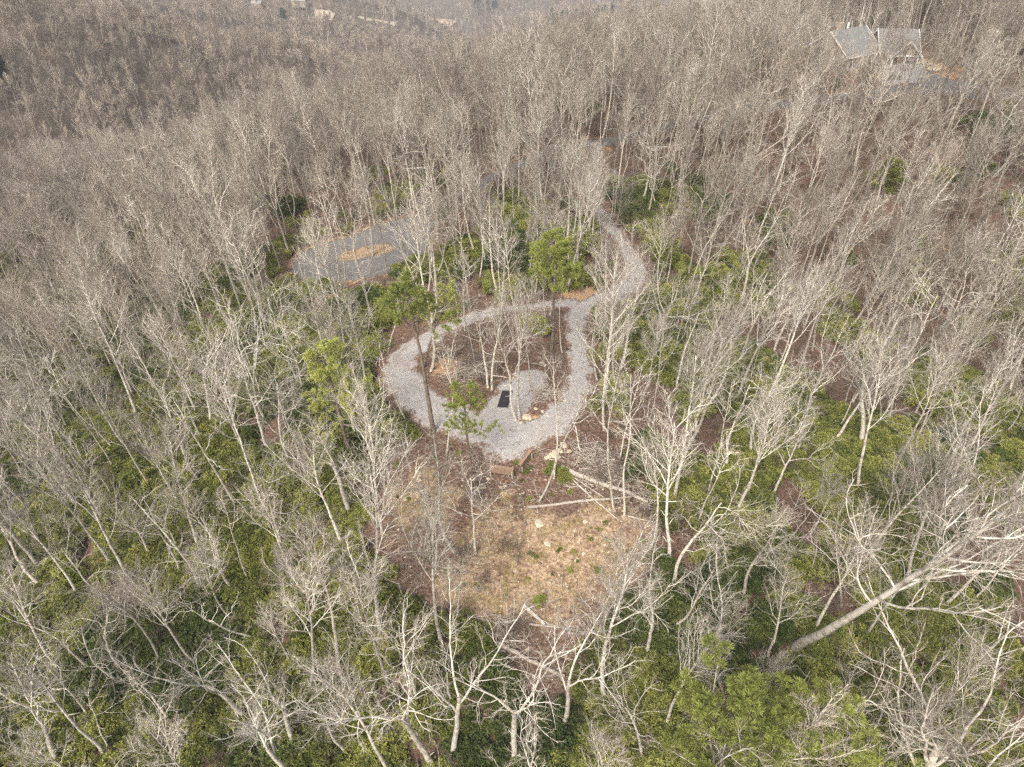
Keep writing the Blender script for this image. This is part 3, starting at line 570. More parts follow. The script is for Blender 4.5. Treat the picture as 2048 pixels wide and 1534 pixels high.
xx, yy, px_, py_ = xx[ok], yy[ok], px_[ok], py_[ok]
sp = np.interp(np.hypot(xx, yy), [25, 90, 110, 150, 210], [4.3, 3.8, 2.9, 2.35, 2.3])+rng.uniform(-0.6, 1.6, len(xx))
sp = np.where((px_ > 780) & (px_ < 1190) & (py_ > 330) & (py_ < 620), sp*0.82, sp)
front_up = ((px_ > 1165) & (px_ < 1225) & (py_ > 330) & (py_ < 470)) | ((px_ > 1220) & (px_ < 1320) & (py_ > 440) & (py_ < 680)); sp = np.where(front_up, sp*2.1, sp)
k = poisson(xx, yy, sp, rng); xx, yy, px_, py_ = xx[k], yy[k], px_[k], py_[k]
zz = T0(xx, yy); print('near trees', len(xx))
e = 1.0; gxn, gyn = -(T0(xx+e, yy)-T0(xx-e, yy))/2, -(T0(xx, yy+e)-T0(xx, yy-e))/2
lean = np.stack([gxn*0.30+rng.normal(0, 0.07, len(xx)), gyn*0.30+rng.normal(0, 0.07, len(xx)), np.ones(len(xx))], -1); lean = norm(lean)
hgt = rng.uniform(11.0, 18.0, len(xx))*np.where(rng.random(len(xx)) < 0.22, 0.55, 1)*np.interp(np.hypot(xx, yy), [90, 125], [1, 1.15])
fr = rng.random(len(xx)); form = np.select([fr < .44, fr < .61, fr < .73, fr < .95, fr < .965], ['broom', 'oak', 'fork', 'slim', 'wide'], 'snag')
form = np.where(hgt < 8, 'slim', form)
dist = np.sqrt(xx**2+yy**2+(CAM_H-zz-hgt*0.5)**2)
inview = (px_ > -60) & (px_ < 2110) & (py_ > 0) & (py_ < 1800)
order = np.argsort(dist+np.where(inview, 0, 1e4)); n_ind = 298-len(placed)-1
ind, rest = order[:n_ind], order[n_ind:]
by_form = {}
for i, f_ in enumerate(FORMS): by_form.setdefault(f_, []).append(i)
def quat_for(direction, spin): return Vector((0, 0, 1)).rotation_difference(Vector(direction))@Quaternion((0, 0, 1), spin)

TREE_LIST = []
def place_tree(B, axis_len, direction, f_, spin, name='bare_tree'):
    i = random.choice(by_form[f_]); _, tm, cm, _ = TREES[i]
    root = empty(name, B); s = axis_len/HT/(0.97 if f_ not in ('oak', 'wide') else 1.0)
    root.rotation_mode = 'QUATERNION'; root.rotation_quaternion = quat_for(direction, spin); th = max(0.8, min(1.25, 1/s**0.4)) if s < 1 else 1.0
    root.scale = (s*th, s*th, s) if f_ in ('slim',) else (s, s, s)
    link('trunk', tm, root); link('crown', cm, root); TREE_LIST.append((root, f_, B)); return root
random.seed(5)
for B, Tp, f_ in placed:
    v = Tp-B; L = float(np.linalg.norm(v)); v = v/L; place_tree(B-v*0.0, L, v, f_, random.uniform(0, 6.28))
for i in ind: place_tree((xx[i], yy[i], zz[i]), hgt[i], lean[i], str(form[i]), random.uniform(0, 6.28))
# the rest of the near wood reads as one mass

def eul(dirs, spins): return np.array([tuple(quat_for(d, s).to_euler()) for d, s in zip(dirs, spins)])
ridx = np.array([random.choice(by_form[str(f_)]) for f_ in form[rest]])
ridx = ridx+len(FORMS)*(rng.random(len(rest)) < np.interp(dist[rest], [60, 100, 160], [0.1, 0.45, 0.82]))
scatter('ridge_woodland', np.stack([xx, yy, zz], -1)[rest], eul(lean[rest], rng.uniform(0, 6.28, len(rest))), hgt[rest]/HT, ridx, col_tree,
        'leafless grey-brown wood covering the ridge around and behind the gravel drive', 'woodland')
# leaning giant
B, Tp = up1(GIANT[0], GIANT[1]), CO+norm(pix_dir(GIANT[2], GIANT[3]))*48
B, Tp = axis_from_px(*GIANT); v = Tp-B; L = float(np.linalg.norm(v))
g = place_tree(B, L, v/L, 'broom', 1.0); g.scale = (g.scale[0]*1.6, g.scale[1]*1.6, g.scale[2]*1.05)
g['label'] = 'huge bare grey tree leaning steeply to the right, with a broad spreading crown'; g['category'] = 'tree'; TREE_LIST.pop()

# ------------------------------------------------------------------ far woods
def far_wood(name, nc, ymin, ymax, sp0, col, nform, hs, label, seed, keepf=None):
    r = np.random.default_rng(seed); x_ = r.uniform(-1, 1, nc); y_ = ymin+(ymax-ymin)*r.random(nc)**0.8; x_ = x_*(60+y_*0.86)
    z_ = T0(x_, y_); a, b, c = project(np.stack([x_, y_, z_+8], -1)); m = (a > -450) & (a < 2500) & (b > -140) & (b < 900)
    x_, y_, z_ = x_[m], y_[m], z_[m]; vis = np.ones(len(x_), bool)
    for f_ in np.linspace(0.08, 0.94, 34):   # drop what the hills in between hide
        h = T0(x_*f_, y_*f_); ray = CAM_H+(z_+30-CAM_H)*f_; vis &= ray > h-2
    x_, y_, z_ = x_[vis], y_[vis], z_[vis]
    if keepf is not None: m = keepf(x_, y_, z_); x_, y_, z_ = x_[m], y_[m], z_[m]
    k = poisson(x_, y_, sp0*(0.8+0.5*r.random(len(x_))), r); x_, y_, z_ = x_[k], y_[k], z_[k]; nn = len(x_); print(name, nn)
    d = norm(np.stack([r.normal(0, .05, nn), r.normal(0, .05, nn), np.ones(nn)], -1))
    return scatter(name, np.stack([x_, y_, z_], -1), eul(d, r.uniform(0, 6.28, nn)), r.uniform(*hs, nn)*np.where(r.random(nn) < 0.2, 1.25, 1), r.integers(0, nform, nn), col, label, 'woodland')
field_px = [(600, 34, 9), (640, 30, 12), (672, 34, 8), (700, 36, 10), (720, 40, 10), (760, 46, 8), (787, 50, 5), (860, 45, 20), (890, 50, 14), (1360, 8, 34), (1420, 14, 46), (1440, 26, 26)]
def not_field(x, y, z):
    a, b, c = project(np.stack([x, y, z], -1)); m = np.ones(len(x), bool)
    for fx, fy, fr_ in field_px: m &= np.hypot((a-fx)/fr_, (b-fy)/3.2) > 1
    return m & ~((np.abs(b-(58+(a-1020)*0.17)) < 3.5) & (a > 1000) & (a < 1170) & (y > 900))
far_wood('valley_wood', 110000, 200, 640, 3.7, col_far, 8, (0.75, 1.15), 'brown leafless wood on the hillside beyond the near ridge, at upper left', 41)
far_wood('hill_wood', 90000, 600, 1000, 5.8, col_vfar, 5, (0.8, 1.2), 'darker leafless wood on the next hill, behind the upper left hillside', 42, not_field)
far_wood('distant_wood', 90000, 960, 2300, 7.5, col_vfar, 5, (0.95, 1.4), 'hazy grey leafless wood on the farthest hills along the top edge', 43, not_field)

# ------------------------------------------------------------------ understory
n = 150000; yb = 4+(200-4)*rng.random(n)**0.9; xb = rng.uniform(-1, 1, n)*(56+yb*1.0); zb = T0(xb, yb); a, b, c = project(np.stack([xb, yb, zb], -1))
m = (a > -850) & (a < 2900) & (b < 2200) & (c > 5); xb, yb, zb, a, b = xb[m], yb[m], zb[m], a[m], b[m]
cl = vnoise(xb/7, yb/7, 71)*0.6+vnoise(xb/2.8, yb/2.8, 72)*0.4
dens = np.where(a < 760, np.interp(b, [300, 420, 520, 620, 800], [0.02, 0.25, 0.55, 0.9, 1.0]), np.interp(b, [330, 400, 520, 700, 900, 1150, 1300], [0.05, 0.5, 0.55, 0.6, 0.7, 0.8, 0.95]))
dens = np.where((a > 1500) & (b < 760), dens*0.6, dens)
dens = np.where((a > 1180) & (a < 1520) & (b > 600), np.maximum(dens, 0.62), dens)
rs_ = sd_roads(xb, yb); cp = sd_poly(xb, yb, clear_poly); ip = sd_poly(xb, yb, isl_poly)
ok = (rs_ > 1.9) & (sd_poly(xb, yb, med_poly) > 1.2) & ~((a > 1080) & (a < 1250) & (b > 860) & (b < 965)) & (cp > 0.7) & ((ip > 0.4) | ((a > 985) & (a < 1130) & (b < 690))) & ~house_clear(xb, yb)
shr = ok & (cl < 0.17+dens*0.55)
k = np.where(shr)[0]; k = k[poisson(xb[k], yb[k], np.full(len(k), 1.0), rng)]; nn = len(k); print('shrubs', nn)
tone = vnoise(xb[k]/9, yb[k]/9, 77); idx = np.where(tone > 0.70, 5+rng.integers(0, 2, nn), rng.integers(0, 5, nn))
P = np.stack([xb, yb, zb], -1)[k]
rot = np.c_[rng.normal(0, .1, nn), rng.normal(0, .1, nn), rng.uniform(0, 6.28, nn)]
scatter('evergreen_undergrowth', P, rot, rng.uniform(0.65, 1.25, nn), idx, col_shrub, 'olive and dark green evergreen thicket filling the slopes under the bare trees', 'undergrowth')
k = np.where((rs_ > 0.9) & (sd_poly(xb, yb, med_poly) > 1) & ((cp > -0.8) | (rng.random(len(xb)) < 0.03)) & (cl > 0.30) & ~house_clear(xb, yb))[0]; k = k[poisson(xb[k], yb[k], np.full(len(k), 1.35), rng)]; k = k[rng.random(len(k)) < np.where(ip[k] < 0, 0.2, np.where(cp[k] < 3, 0.4, np.where(np.hypot(xb[k], yb[k]) > 105, 0.8, 0.22)))]; nn = len(k); print('brush', nn)
scatter('leafless_undergrowth', np.stack([xb, yb, zb], -1)[k], np.c_[rng.normal(0, .25, (nn, 2)), rng.uniform(0, 6.28, nn)], rng.uniform(0.45, 1.35, nn), rng.integers(0, 4, nn), col_brush, 'brown leafless brush and saplings between the trees', 'undergrowth')

# ------------------------------------------------------------------ pines
def add_pine(B, Tp, kind, seed):
    v = Tp-B; L = float(np.linalg.norm(v)); kw = dict(rounded=dict(crown0=0.64, spread=0.20, nb=34), flat=dict(crown0=0.68, spread=0.26, nb=15), thin=dict(crown0=0.66, spread=0.17, nb=20), wide=dict(crown0=0.42, spread=0.27, nb=22), big=dict(crown0=0.48, spread=0.25, nb=28))[kind]
    tr, br, cr = pine(seed, 14, **kw); root = empty('pine_tree', B); s = L/14.0; root.scale = (s, s, s); root.rotation_mode = 'QUATERNION'; root.rotation_quaternion = quat_for(v/L, seed*1.3)
    t_ = link('trunk', tr.mesh('trunk', M_pinebark, True), root); link('crown', two_mat('crown', [(cr, M_needle), (br, M_pinebark)]), root); return root
PL = ['tall green pine with a neat rounded crown inside the gravel loop', 'bright green flat-topped pine at the left rim of the gravel loop',
      'pine with a thin ragged crown leaning right, behind the flat-topped pine', 'green pine with an open rounded crown at the lower rim of the gravel loop',
      'green pine standing left of the gravel loop', 'large bright green pine crown near the bottom edge, right of centre', 'largest pine crown, cut by the bottom edge at lower right']
for q, (B, Tp, kd) in enumerate(pine_pl): tag(add_pine(B, Tp, kd, 700+q), PL[q], 'pine', 'pines among the bare trees')

def single_shrub(px, py, s, mat, label, seed, name='evergreen_shrub', H=1.9):
    B = up1(px, py); a_, st = shrub(seed, 1.25, H, 900, 0.18, 0.07, 1.0); root = empty(name, B); root.scale = (s, s, s)
    link('foliage', a_.mesh('foliage', mat), root); link('stem', st.mesh('stem', M_brush, True), root); tag(root, label, 'shrub', 'single evergreen shrubs'); return root
for q, (a1, b1, s1, mt, lb) in enumerate([
  (578, 432, 2.2, M_dleaf, 'dark evergreen shrub behind the paved turnaround'), (722, 628, 1.9, M_dleaf, 'dark green shrub between the turnaround and the gravel loop'),
  (735, 680, 1.7, M_leaf, 'olive green shrub beside the left edge of the gravel loop'), (712, 935, 1.9, M_leaf, 'bright round shrub at the left edge of the clearing'),
  (1968, 290, 2.6, M_dleaf, 'very dark evergreen among bare trunks at the upper right'), (1085, 672, 1.3, M_leaf, 'leafy green shrub beside the rounded pine in the loop'),
  (1395, 440, 2.4, M_dleaf, 'dark green shrub right of the upper gravel drive'), (1165, 505, 2.0, M_leaf, 'olive shrub behind the rounded pine'),
  (620, 470, 1.7, M_leaf, 'olive shrub against the upper edge of the turnaround'), (1080, 1206, 0.42, M_needle, 'tiny bright green seedling at the lower edge of the clearing'),
  (1545, 462, 1.9, M_dleaf, 'dark evergreen shrub on the slope right of the drive'), (1735, 705, 2.2, M_leaf, 'green shrub under bare crowns on the right slope'),
  (1130, 962, 0.6, M_leaf, 'low green bush beside the leaning tree at the long log'), (1100, 948, 0.6, M_leaf, 'small green bush below the timber barrier')]):
    single_shrub(a1, b1, s1, mt, lb, 800+q)
# small green tufts lying in the clearing
# ------------------------------------------------------------------ snag, logs, sticks
def cyl_path(pts, r0, r1, k=10, seed=0, jag=True, fine=0.1):
    a = Acc(); P = spline(pts, 5)[None]; rg = np.random.default_rng(seed); nn = P.shape[1]; P = P+rg.normal(0, r0*0.12, P.shape)
    R = np.linspace(r0, r1, nn)[None]*(1+0.06*rg.normal(0, 1, (1, nn))); a.tubes(P, R, k, fine)
    for e_ in (0, -1):   # end caps as a small fan of rings
        c = P[:, e_][:, None]; ring = a.V[0].reshape(nn, k, 3)[e_]; cc = c.reshape(3); V = np.vstack([ring, cc[None]]); Qs = np.array([[i, (i+1) % k, k, k] for i in range(k)])
        a.add(V, Qs[:, [0, 1, 2, 3]], np.full(k+1, 0.6))
    return a
def fix_mesh(me): me.validate(); return me
LOGS = [
 ([(1122, 938), (1160, 955), (1205, 972), (1250, 988), (1295, 1008)], 0.26, 0.17, M_deadwood, 'thick grey fallen trunk slanting across the top right of the clearing', 3),
 ([(1056, 1018), (1110, 1012), (1170, 1004), (1248, 998), (1262, 996)], 0.15, 0.09, M_deadwood, 'long pale log lying almost level across the clearing', 2),
 ([(1135, 950), (1170, 985), (1205, 1015), (1238, 1043)], 0.06, 0.035, M_white, 'thin pale fallen stem crossing over the long log', 3),
 ([(1138, 950), (1175, 975), (1208, 997)], 0.06, 0.03, M_deadwood, 'short thin fallen stem beside the thick grey trunk', 1),
 ([(1048, 1214), (1066, 1230), (1090, 1252)], 0.17, 0.12, M_white, 'short pale pinkish log lying diagonally at the lower edge of the clearing', 1),
 ([(1058, 1250), (1090, 1254), (1130, 1257)], 0.10, 0.08, M_deadwood, 'dark narrow log lying level below the pinkish log', 1),
 ([(996, 1290), (1030, 1308), (1080, 1334), (1128, 1356)], 0.21, 0.14, M_deadwood, 'long grey log slanting down through the litter below the clearing', 2),
 ([(990, 1248), (1010, 1246), (1032, 1242)], 0.10, 0.07, M_white, 'small pale log stub left of the pinkish log', 0),
 ([(1332, 1188), (1352, 1178), (1378, 1167), (1394, 1160)], 0.13, 0.08, M_deadwood, 'brown log among the shrubs right of the clearing', 1),
 ([(1300, 1182), (1340, 1180), (1372, 1174)], 0.08, 0.06, M_deadwood, 'thin dark log just above the brown log at the clearing\'s right', 0),
 ([(1256, 1034), (1280, 1040), (1310, 1046)], 0.07, 0.05, M_white, 'pinkish broken pole at the right edge of the clearing', 0),
 ([(880, 1010), (905, 1020), (925, 1032)], 0.07, 0.05, M_deadwood, 'weathered stick-like log on the mossy patch left of centre', 0),
 ([(1135, 1268), (1160, 1270), (1200, 1268)], 0.08, 0.05, M_deadwood, 'splintered brown log right of the pinkish log', 1),
 ([(1195, 604), (1194, 640), (1196, 655)], 0.14, 0.12, M_deadwood, 'dark stump log standing in litter at the right rim of the drive', 0),
 ([(1046, 724), (1066, 730), (1088, 731)], 0.13, 0.10, M_pinebark, 'dark charred log in the litter above the gravel pad', 0),
 ([(1250, 452), (1225, 450), (1205, 447)], 0.10, 0.07, M_deadwood, 'pale fallen branch across the bend of the upper gravel drive', 2)]
for q, (pp, r0, r1, mt, lb, nbr) in enumerate(LOGS):
    W = upath(pp); W[:, 2] += r0*0.8+0.08; cen = W.mean(0); a_ = cyl_path(W-cen, r0, r1, 10, q); rg = np.random.default_rng(q)
    o = link('fallen_log', a_.mesh('fallen_log', mt, True)); o.location = cen; fix_mesh(o.data); tag(o, lb, 'log', 'fallen logs around the clearing')
    if nbr:
        P = spline(W-cen, 5)[None]; Lq = np.array([np.linalg.norm(W[-1]-W[0])]); R = np.linspace(r0, r1, P.shape[1])[None]
        for z in range(nbr):
            Ps, Ds, Ls, rs2 = spawn(rg, P, R, Lq, 1, 0.45+0.15*z, 0.55+0.15*z, 30, 70, 0.16, 0, 0.35); Ds[:, 2] = np.abs(Ds[:, 2])
            b_ = Acc(); b_.tubes(grow(rg, Ps, Ds, Ls, 6, 0.15, 0.0), radii(rs2, 6, 0.3), 5, 0.5); link('branch_stub', b_.mesh('branch_stub', mt), o)
# broken snag with a splintered top
B, Tp = axis_from_px(702, 1034, 668, 928); v = Tp-B; L = float(np.linalg.norm(v)); root = empty('broken_snag', B)
a_ = cyl_path(np.array([v*t for t in (0, .33, .66, 1.0)]), 0.24, 0.17, 9, 77); s1 = link('trunk', a_.mesh('trunk', M_bark, True), root); fix_mesh(s1.data)
a_ = Acc(); rg = np.random.default_rng(5); m_ = 9; S = v+rg.normal(0, 0.07, (m_, 3)); D = norm(v/L+rg.normal(0, 0.35, (m_, 3))); a_.tubes(grow(rg, S, D, rg.uniform(0.5, 1.9, m_), 5, 0.05, -0.12), radii(np.full(m_, 0.06), 5, 0.1), 4, 0.3)
link('splinter', a_.mesh('splinter', M_white), root); tag(root, 'broken snag with a splintered pale top standing left of the clearing', 'snag')
# white bleached dead trees
for px1, py1, px2, py2, lb in [(1446, 372, 1482, 290, 'bleached white dead snag leaning right on the slope beyond the drive'), (1076, 205, 1090, 108, 'bleached white forked dead tree on the ridge crest'), (975, 262, 1000, 240, 'broken white dead limb tree behind the turnaround')]:
    B, Tp = axis_from_px(px1, py1, px2, py2); v = Tp-B; L = float(np.linalg.norm(v)); tr, cr = bare_tree(900+px1, 'snag'); root = empty('dead_tree', B); s = max(L, 5)/HT; root.scale = (s*1.5, s*1.5, s)
    root.rotation_mode = 'QUATERNION'; root.rotation_quaternion = quat_for(v/L, 0.7); link('trunk', tr.mesh('trunk', M_white, True), root); link('crown', cr.mesh('crown', M_white), root); tag(root, lb, 'dead tree')
# sticks and brush piles
def sticks(name, P, L, seed, label, r=(0.012, 0.035), tilt=0.12, mat=M_deadwood):
    rg = np.random.default_rng(seed); n_ = len(P); az = rg.uniform(0, 6.28, n_); D = np.c_[np.cos(az), np.sin(az), rg.normal(0, tilt, n_)]; Ls = rg.uniform(*L, n_)
    S = P-D*Ls[:, None]/2; B_ = grow(rg, S, D, Ls, 5, 0.09, 0); E = B_; gz = T0(E[..., 0], E[..., 1]); lift = P[:, 2]-T0(P[:, 0], P[:, 1]); E[..., 2] = np.maximum(E[..., 2], gz+0.03); E[..., 2] = np.minimum(E[..., 2], gz+0.06+lift[:, None]+0.5)
    a_ = Acc(); a_.tubes(E, radii(rg.uniform(*r, n_), 5, 0.4), 4, rg.uniform(0, 1, n_)); o = link(name, a_.mesh(name, mat)); tag(o, label, 'debris', kind='stuff'); return o
n = 30000; xs_ = rng.uniform(-35, 40, n); ys_ = rng.uniform(18, 75, n); cp = sd_poly(xs_, ys_, clear_poly); k = (cp < 4) & (sd_roads(xs_, ys_) > 0.4) & (sd_poly(xs_, ys_, tan_poly) > -1.5-2*rng.random(n)) & (rng.random(n) < 0.28)
Ps = np.stack([xs_, ys_, T0(xs_, ys_)+0.05], -1)[k]; print('sticks', len(Ps)); sticks('stick_debris', Ps, (0.4, 2.4), 3, 'fallen sticks littering the edges of the clearing')
pl = []
for px1, py1, r1, h1, c1 in [(1185, 925, 2.6, 0.9, 260), (1225, 945, 2.0, 0.7, 140), (935, 745, 2.2, 0.9, 160), (960, 730, 1.8, 0.8, 120), (1085, 790, 1.2, 0.6, 60), (1000, 1275, 2.0, 0.5, 90), (1180, 1275, 1.8, 0.5, 90), (1210, 440, 1.8, 0.8, 90), (800, 905, 1.6, 0.5, 60), (1300, 1010, 2.0, 0.6, 90)]:
    c_ = up1(px1, py1); q = rng.normal(0, r1*0.5, (c1, 2)); pl.append(np.c_[c_[0]+q[:, 0], c_[1]+q[:, 1], T0(c_[0]+q[:, 0], c_[1]+q[:, 1])+0.05+h1*rng.random(c1)*np.exp(-(q**2).sum(1)/r1**2)])
sticks('brush_debris', np.vstack(pl), (0.8, 3.2), 4, 'tangled heaps of cut branches beside the clearing and in the loop', (0.012, 0.05), 0.22)
# ------------------------------------------------------------------ rocks
def rock(seed, r):
    import bmesh
    rg = random.Random(seed); bm = bmesh.new(); bmesh.ops.create_icosphere(bm, subdivisions=2, radius=1)
    sx, sy, sz = r*rg.uniform(.8, 1.5), r*rg.uniform(.7, 1.1), r*rg.uniform(.35, .6); ph = [rg.uniform(0, 6) for _ in range(6)]
    for v in bm.verts:
        c = v.co; q = 1+0.16*math.sin(3.1*c.x+ph[0])*math.cos(2.7*c.y+ph[1])+0.12*math.sin(4.7*c.z+ph[2]+2*c.x)+rg.uniform(-.07, .07); v.co = Vector((round(c.x*q*3)/3*0.4+c.x*q*0.6, c.y*q, max(-0.5, min(0.75, c.z*q)))); v.co.x *= sx; v.co.y *= sy; v.co.z *= sz
    me = bpy.data.meshes.new('rock'); bm.to_mesh(me); bm.free(); me.materials.append(M_rock); return me
ROCKS = [rock(i, 0.25) for i in range(8)]
RK = {'in the pale tan soil of the clearing': [(1078, 1047, 1.6), (1170, 1044, 1.0), (1094, 1087, 1.0), (1168, 1108, .6), (1150, 1062, .6), (1210, 1090, .6), (1015, 1080, .5), (1240, 1130, .5)],
      'in the brown litter below the timber barrier': [(965, 973, 1.2), (976, 958, .6), (1010, 973, .5), (1002, 976, .5), (950, 962, .5)],
      'on the mossy patch left of the clearing': [(855, 995, .9), (837, 962, .7), (835, 962, .7), (898, 1001, .7), (812, 1000, .5), (862, 1030, .5)],
      'on the stony bank right of the timber barrier': [(1098, 914, 1.0), (1106, 910, 1.1), (1112, 905, 1.0), (1120, 902, .8), (1092, 917, .7), (1130, 893, 1.0), (1138, 903, 1.1), (1118, 915, .7), (1104, 922, .7), (1126, 888, .8)],
      'at the lower rim of the gravel pad': [(1052, 834, 1.6), (1071, 818, .7), (1085, 823, .8), (1095, 832, .8), (1060, 838, .8), (1042, 846, .6), (1038, 858, .6)],
      'on the litter left of the loop': [(793, 884, 1.0), (801, 893, .6), (783, 895, .5)],
      'near the dark log above the gravel pad': [(1083, 728, 1.0), (1090, 731, .7), (1030, 727, .6)]}
q = 0
for where, lst in RK.items():
    lst = sorted(lst); 
    for i_, (a1, b1, s1) in enumerate(lst):
        B = up1(a1, b1); o = link('rock', random.choice(ROCKS)); o.location = (B[0], B[1], B[2]+0.05); o.scale = (s1*1.15,)*3; o.rotation_euler = (0, 0, random.uniform(0, 6)); big = 'flat' if s1 > 1.3 else ('pale' if s1 > 0.75 else 'small pale')
        od = ['leftmost', 'second from left', 'third from left', 'fourth from left', 'fifth from left', 'sixth from left', 'seventh from left', 'eighth from left', 'ninth from left', 'tenth from left'][i_]
        tag(o, '%s rock, %s %s' % (big, od, where), 'rock', 'rocks ' + where)
# small stones strewn over the clearing
n = 1500; xs_ = rng.uniform(-12, 18, n); ys_ = rng.uniform(28, 52, n); k = (sd_poly(xs_, ys_, clear_poly) < -0.5); xs_, ys_ = xs_[k], ys_[k]
col_stone = proto_collection('stone_form', ROCKS)
nn = len(xs_); scatter('loose_gravel', np.stack([xs_, ys_, T0(xs_, ys_)+0.05], -1), np.c_[np.zeros((nn, 2)), rng.uniform(0, 6, nn)], rng.uniform(0.10, 0.38, nn)**1.0, rng.integers(0, 8, nn), col_stone, 'small light stones strewn over the bare soil of the clearing', 'stones')

n = 260; xs_ = rng.uniform(-12, 18, n); ys_ = rng.uniform(26, 56, n); k = (sd_poly(xs_, ys_, clear_poly) < 0) & (sd_roads(xs_, ys_) > 0.6) & (vnoise(xs_/3, ys_/3, 5) > 0.45); xs_, ys_ = xs_[k], ys_[k]; nn = len(xs_)
scatter('ground_cover', np.stack([xs_, ys_, T0(xs_, ys_)-0.03], -1), np.c_[np.zeros((nn, 2)), rng.uniform(0, 6, nn)], rng.uniform(0.10, 0.26, nn), rng.integers(0, 5, nn), col_shrub, 'low green tufts dotted over the clearing', 'ground cover')

# ------------------------------------------------------------------ black mat, timber barrier
B = up1(1010, 800); a1, a2 = up1(1001, 817), up1(1011, 784); ang = math.atan2(a2[1]-a1[1], a2[0]-a1[0]); Lm = float(np.hypot(*(a2-a1)[:2])); Wm = float(np.hypot(*(up1(1020, 800)-up1(999, 800))[:2]))
mb = MB(); mb.box((0, 0, 0.03), (Lm, Wm, 0.05)); o = mb.build('rubber_mat', M_mat, bev=0.012); o.location = (B[0], B[1], T0(B[0], B[1])+0.14); o.rotation_euler = (0, 0, ang)
gx1 = float(T0(B[0]+.5, B[1])-T0(B[0]-.5, B[1])); gy1 = float(T0(B[0], B[1]+.5)-T0(B[0], B[1]-.5)); nrm = Vector((-gx1, -gy1, 1)).normalized(); o.rotation_mode = 'QUATERNION'; o.rotation_quaternion = Vector((0, 0, 1)).rotation_difference(nrm)@Quaternion((0, 0, 1), ang)
tag(o, 'black rectangular mat lying on the gravel pad', 'mat')
# three ribs moulded across the mat
def barrier(p, q, h, label, th=0.30):
    A, Bq = up1(*p), up1(*q); d = Bq-A; L = float(np.hypot(d[0], d[1])); root = empty('timber_barrier', A); root.rotation_euler = (0, -math.atan2(d[2], L), math.atan2(d[1], d[0]))
    nb = 4; bh = h/nb
    for i_ in range(nb): mb = MB(); mb.box((L/2, 0.03*(nb-1-i_), 0.28+bh*(i_+.5)), (L, 0.05, bh-0.015)); mb.build('board', M_plank, root, 0.006)
    mb = MB(); mb.box((L/2, 0.08, 0.28+h+0.03), (L+0.1, th, 0.05)); mb.build('top_board', M_plank, root, 0.008)
    for x_ in (0.12, L-0.12): mb = MB(); mb.box((x_, -0.085, 0.1+(h-0.25)/2), (0.1, 0.1, h*0.9)); mb.build('post', M_post, root, 0.008)
    tag(root, label, 'barrier', 'timber barriers below the gravel apron'); return root
barrier((980, 950), (1028, 957), 0.9, 'wider brown timber barrier facing the clearing below the gravel apron')
barrier((1042, 946), (1064, 916), 0.85, 'narrow brown timber barrier set at an angle right of the wider one')

